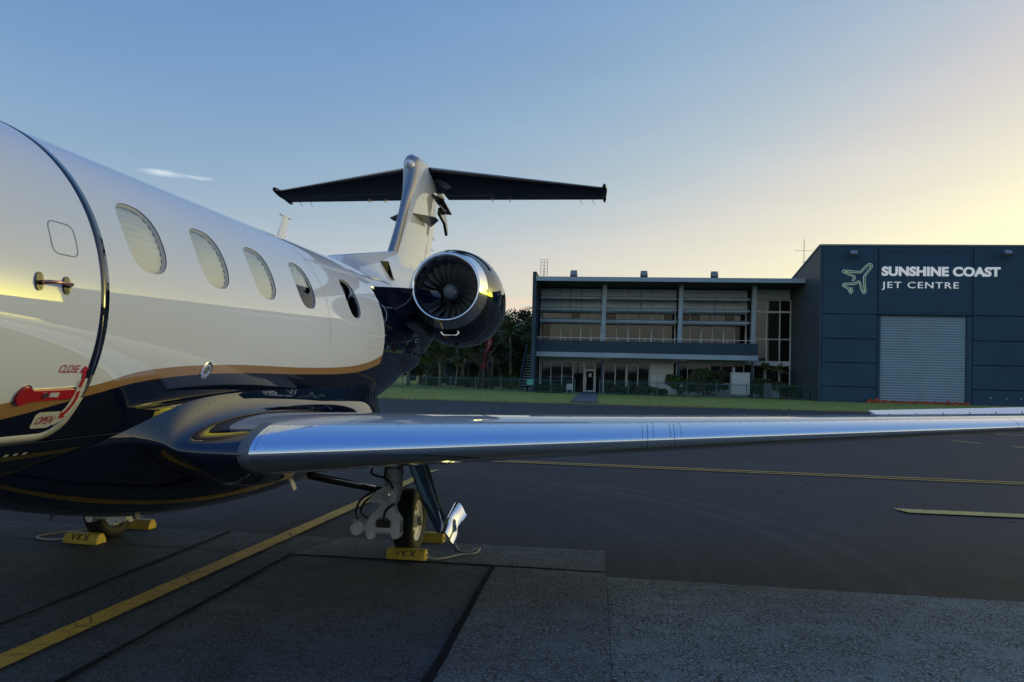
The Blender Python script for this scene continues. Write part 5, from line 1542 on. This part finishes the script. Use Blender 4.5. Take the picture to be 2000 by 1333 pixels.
# ---- landing gear
def build_gear(sgn, parent):
    X = lambda x: sgn*x
    wx, wy, wz, R_ = (1.345, 6.34, .279, .279) if sgn > 0 else (1.44, 6.28, .279, .279)
    g = MB()
    g.lathe((X(1.285), 6.02, .52), (0, .03, 1), [(0, .05), (.05, .07), (.08, .074), (.20, .074), (.205, .08), (.235, .08), (.24, .073), (.34, .073), (.345, .081), (.38, .081), (.385, .075), (.62, .075)], 24, (True, True))
    gear = g.build('main_landing_gear', M['gear_grey'], parent, smooth=True, sharp=35, recalc=True)
    # yoke and trailing arm
    mb = MB()
    ypoly = [(1.19, .60), (1.34, .66), (1.365, .60), (1.355, .52), (1.33, .47), (1.345, .42), (1.385, .36), (1.385, .24), (1.37, .215), (1.33, .215), (1.315, .24), (1.315, .345), (1.285, .385), (1.22, .385), (1.185, .35), (1.18, .23), (1.16, .20), (1.125, .20), (1.105, .23), (1.11, .34), (1.15, .40), (1.225, .48), (1.21, .50), (1.125, .50), (1.13, .53)]
    mb.prism([(X(a), 5.88, c) for a, c in ypoly], (0, .10, .0))
    mb.build('yoke', M['gear_grey'], gear, recalc=True)
    mb = MB().lathe((X(.985), 5.93, .285), (sgn, 0, 0), [(0, .045), (.004, .058), (.06, .060), (.065, .048), (.36, .048), (.40, .04)], 22, (True, True))
    mb.lathe((X(1.035), 5.88, .285), (0, -1, 0), [(0, .052), (.035, .052), (.04, .045)], 22, (True, True))
    mb.build('pivot_tube', M['gear_grey'], gear, smooth=True, sharp=35, recalc=True)
    mb = MB().tube([(X(1.05), 5.95, .285), (X(1.06), 6.15, .27), (X(1.16), 6.34, .279), (X(1.26), 6.34, .279)], [.05, .045, .045, .04], 12)
    mb.build('trailing_arm', M['gear_grey'], gear, smooth=True)
    MB().lathe((X(1.305), 5.90, .565), (0, -1, 0), [(-.02, .05), (.05, .05), (.055, .042), (.056, .018), (.065, .017), (.066, .001)], 20).build('pivot_boss', M['gear_grey'], gear, smooth=True, sharp=35)
    MB().lathe((X(1.305), 5.838, .565), (0, -1, 0), [(0, .020), (.012, .017), (.013, .008), (.004, .006), (.004, .0001)], 16).build('pivot_nut', M['chrome'], gear, smooth=True, sharp=35)
    # tyre with grooves, rim
    tw = .088
    prof = [(-.055, .168), (-.068, .175), (-.082, .195), (-.088, .222), (-.084, .25), (-.070, .268), (-.052, .2765), (-.040, .278), (-.038, .272), (-.030, .272), (-.028, .2785), (-.006, .279), (-.004, .273), (.004, .273), (.006, .279), (.028, .2785), (.030, .272), (.038, .272), (.040, .278), (.052, .2765), (.070, .268), (.084, .25), (.088, .222), (.082, .195), (.068, .175), (.055, .168)]
    tyre = MB().lathe((X(wx), wy, wz), (sgn, 0, 0), prof, 64).build('tyre', M['black'], gear, smooth=True, sharp=50)
    rim = MB().lathe((X(wx), wy, wz), (sgn, 0, 0), [(-.06, .168), (-.03, .155), (.03, .150), (.050, .155), (.062, .170), (.068, .172), (.069, .166), (.058, .155), (.045, .145), (.040, .135), (.038, .07), (.05, .062), (.062, .055), (.078, .050), (.080, .0)], 48).build('rim', M['rim'], gear, smooth=True, sharp=30)
    for k in range(7):
        a = 2*pi*k/7+.2; c = Vector((X(wx+.0385), wy+.105*cos(a), wz+.105*sin(a)))
        MB().lathe(c, (sgn, 0, 0), [(.0005, .024), (.0015, .022), (.0016, .0001)], 14).build('rim_hole', M['cabin_dark'], rim)
    MB().lathe((X(wx+.075), wy, wz), (sgn, 0, 0), [(0, .046), (.03, .044), (.034, .036), (.035, .001)], 6).build('hub_cap', M['dull_metal'], rim)
    # brace, hoses
    MB().tube([(X(.62), 5.75, .72), (X(1.20), 5.98, .585)], .030, 12).build('side_brace', M['hose'], gear, smooth=True)
    MB().tube([(X(.70), 5.735, .728), (X(1.16), 5.935, .615)], .009, 8).build('brace_rod', M['chrome'], gear, smooth=True)
    MB().obox((X(.60), 5.75, .73), (.05, 0, 0), (0, .04, 0), (-.01*sgn, 0, .045)).build('brace_lug', M['gear_grey'], gear)
    for pts in ([(X(1.20), 5.90, .86), (X(1.14), 5.87, .74), (X(1.27), 5.86, .70), (X(1.33), 5.86, .62)], [(X(1.17), 5.9, .60), (X(1.06), 5.87, .52), (X(1.02), 5.87, .42), (X(1.04), 5.87, .36)], [(X(1.19), 5.9, .58), (X(1.09), 5.88, .50), (X(1.06), 5.88, .42), (X(1.12), 5.88, .37)], [(X(1.25), 5.93, .8), (X(1.24), 5.92, .70), (X(1.30), 5.90, .66)], [(X(1.34), 5.86, .50), (X(1.27), 5.865, .44), (X(1.25), 5.865, .34)]):
        P = [Vector(p) for p in pts]; fine = []
        for i in range(len(P)-1):
            p0, p1, p2, p3 = P[max(i-1, 0)], P[i], P[i+1], P[min(i+2, len(P)-1)]
            for k in range(5):
                t_ = k/5; fine.append(0.5*((2*p1)+(p2-p0)*t_+(2*p0-5*p1+4*p2-p3)*t_*t_+(3*p1-p0-3*p2+p3)*t_**3))
        fine.append(P[-1])
        MB().tube(fine, .0095, 7).build('hose', M['hose'], gear, smooth=True)
    mb = MB().lathe((X(1.285), 6.02, .77), (0, .03, 1), [(0, .0765), (.012, .0765)], 24).lathe((X(1.285), 6.02, .86), (0, .03, 1), [(0, .0765), (.012, .0765)], 24)
    mb.build('clamp', M['hose'], gear, smooth=True)
    MB().box(*sorted((X(1.20), X(1.30))), 5.855, 5.885, .305, .365).build('valve_block', M['hose'], gear)
    # gear door: long plate with an outward flared, cut-out lower lip
    rows = []
    for k in range(13):
        t_ = k/12; z = .98-.70*t_; x = 1.425+.235*t_+.05*t_**3
        y0, y1 = 5.78+.10*t_, 6.36-.10*t_
        rows.append([(X(x+.012*sin(pi*q/8)), y0+(y1-y0)*q/8, z) for q in range(9)])
    mb = MB().loft(rows, closed=False); mb.loft([[(p[0]-X(.012), p[1], p[2]) for p in r_] for r_ in rows], closed=False, flip=True)
    e0 = [r_[0] for r_ in rows]; e1 = [r_[-1] for r_ in rows]
    for e in (e0, e1): mb.loft([e, [(p[0]-X(.012), p[1], p[2]) for p in e]], closed=False)
    gd = mb.build('gear_door', M['navy_paint'], gear, smooth=True, sharp=40, recalc=True)
    rows = []
    for k in range(9):
        t_ = k/8
        y0, y1 = 5.92+.05*t_, 6.48-.06*t_
        row = []
        for q in range(17):
            s = q/16
            cut = .03*math.exp(-((s-.58)/.2)**2)
            row.append((X(1.705+(.105-cut+.02*s)*t_), y0+(y1-y0)*s, .265+.155*s-.055*t_**1.5-.03*t_+.035*sin(pi*min(1, t_*1.15))))
        rows.append(row)
    mb = MB().loft(rows, closed=False)
    mb.loft([[(p[0], p[1], p[2]-.010) for p in r_] for r_ in rows], closed=False, flip=True)
    mb.loft([rows[-1], [(p[0], p[1], p[2]-.010) for p in rows[-1]]], closed=False)
    mb.build('door_lip', M['polished'], gear, smooth=True, sharp=40, recalc=False)
    return gear
build_gear(1, jet)
build_gear(-1, jet)
# nose gear, ahead of the picture
ng = MB().tube([(0, -1.9, .3), (0, -1.9, 1.1)], .05, 12).build('nose_landing_gear', M['gear_grey'], jet, smooth=True)
for s in (-1, 1):
    MB().lathe((s*.09, -1.9, .225), (s, 0, 0), [(-.05, .11), (-.06, .15), (-.055, .2), (-.03, .225), (.03, .225), (.055, .2), (.06, .15), (.05, .11), (.02, .1), (.02, .001)], 32).build('tyre', M['black'], ng, smooth=True)

# ------------------------------------------------------------------ chocks and ropes
M['chock'] = simple('yellow_chock_paint', (0.44, 0.33, 0.035), 0.55, var=0.2, vscale=9, rvar=.1)
M['chock_end'] = simple('yellow_chock_end', (0.62, 0.44, 0.06), 0.55)
M['ink'] = simple('black_marker', (0.01, 0.01, 0.012), 0.7)
M['rope'] = simple('pale_rope', (0.42, 0.40, 0.36), 0.9, bmp=0.6, bscale=250)
def chock(cx, cy, L, label, rot=0.0, letters=True):
    t = thing('wheel_chock', label, 'chock', (cx, cy, .004), 'yellow wheel chocks')
    sec = [(-.062, 0), (.062, 0), (.064, .030), (.036, .078), (.022, .086), (-.022, .086), (-.036, .078), (-.064, .030)]
    ca, sa = cos(rot), sin(rot)
    W = lambda x, y, z: (cx+x*ca-y*sa, cy+x*sa+y*ca, .006+z)
    rings = [[W(x, a*s, c*s+.003*(1-s)) for a, c in sec] for x, s in ((-L/2, .94), (-L/2+.006, 1), (L/2-.006, 1), (L/2, .94))]
    mb = MB().loft(rings, True); b_ = mb.build('block', M['chock'], t, smooth=False, recalc=True)
    for x in (-L/2-.0005, L/2+.0005):
        MB().add([W(x, a*.94, c*.94+.0002) for a, c in sec], [tuple(range(8))]).build('end_face', M['chock_end'], t)
    if letters:
        # hand-painted letters across the sloping face nearest the camera
        p0, p1 = Vector((0, -.064, .030)), Vector((0, -.036, .078)); up = (p1-p0).normalized(); nn = Vector((0, -up.z, up.y)).normalized()
        strokes = {'V': [[(0, 1), (.4, 0), (.9, 1)]], 'K': [[(0, 1), (.05, 0)], [(.75, 1), (.05, .45), (.8, 0)]], 'X': [[(0, 1), (.9, 0)], [(.95, 1), (0, .05)]]}
        for k, chx in enumerate('VKX'):
            mb = MB()
            for stq in strokes[chx]:
                pts = []
                for a, c in stq:
                    q = p0+up*(.004+c*.047)+nn*.0012; pts.append(W(-.085+k*.062+a*.046, q.y, q.z))
                mb.tube(pts, .0045, 5)
            mb.build('letter', M['ink'], t)
    return t
chock(-1.535, 6.075, .325, 'yellow lettered chock in front of the wheel under the near wing', radians(-3))
chock(-1.52, 6.735, .325, 'yellow chock behind the wheel under the near wing', radians(-2), False)
chock(-4.42, 6.05, .33, 'yellow lettered chock in front of the far wheel under the belly', radians(-4))
chock(-4.36, 6.70, .33, 'yellow chock behind the far wheel under the belly', radians(-2), False)
def rope(label, pts, r_=.0085):
    P = [Vector(p) for p in pts]; fine = []
    for i in range(len(P)-1):
        p0, p1, p2, p3 = P[max(i-1, 0)], P[i], P[i+1], P[min(i+2, len(P)-1)]
        for k in range(7):
            t_ = k/7; fine.append(0.5*((2*p1)+(p2-p0)*t_+(2*p0-5*p1+4*p2-p3)*t_*t_+(3*p1-p0-3*p2+p3)*t_**3))
    fine.append(P[-1])
    tag(MB().tube(fine, r_, 7).build('chock_rope', M['rope'], loc=fine[0], smooth=True), label, 'rope', 'chock ropes')
rope('pale rope joining the two chocks of the near wheel', [(-1.37, 6.07, .045), (-1.30, 6.06, .02), (-1.22, 6.13, .016), (-1.10, 6.28, .016), (-1.00, 6.34, .016), (-.985, 6.47, .03), (-1.06, 6.38, .018), (-1.15, 6.40, .016), (-1.22, 6.58, .016), (-1.28, 6.70, .02), (-1.355, 6.73, .045)])
rope('pale rope joining the two chocks of the far wheel', [(-4.585, 6.06, .045), (-4.65, 6.07, .02), (-4.78, 6.05, .016), (-4.93, 6.12, .016), (-4.88, 6.30, .016), (-4.74, 6.46, .016), (-4.66, 6.62, .02), (-4.53, 6.70, .045)])

# red warning streamer hanging from the rear of the near engine
sm = thing('warning_streamer', 'red ribbon with white lettering hanging below the near engine', 'streamer', (-1.45, 10.0, 1.2))
def stp(s, w):
    x0 = -1.475-.085*s; y0 = 10.15-.05*s+.03*sin(s*7); z0 = 2.06-.42*s
    return (x0+w*.034+.010*sin(s*9), y0+w*.02*cos(s*5), z0)
rows = [[stp(k/24, -1), stp(k/24, 0), stp(k/24, 1)] for k in range(25)]
M['ribbon'] = simple('red_ribbon_cloth', (0.42, 0.012, 0.03), 0.7, var=.15, vscale=12)
MB().loft(rows, closed=False).build('ribbon', M['ribbon'], sm, smooth=True)
vs_, fs_ = text_mesh('REMOVE BEFORE FLIGHT', 1.0, 0.004)
a1 = max(p[0] for p in vs_)
mb = MB(); mb.add([tuple(Vector(stp(.04+.92*p[0]/a1, (p[1]-.36)*1.5))+Vector((0, -.004, 0))) for p in vs_], fs_)
mb.build('lettering', M['decal_white'], sm)
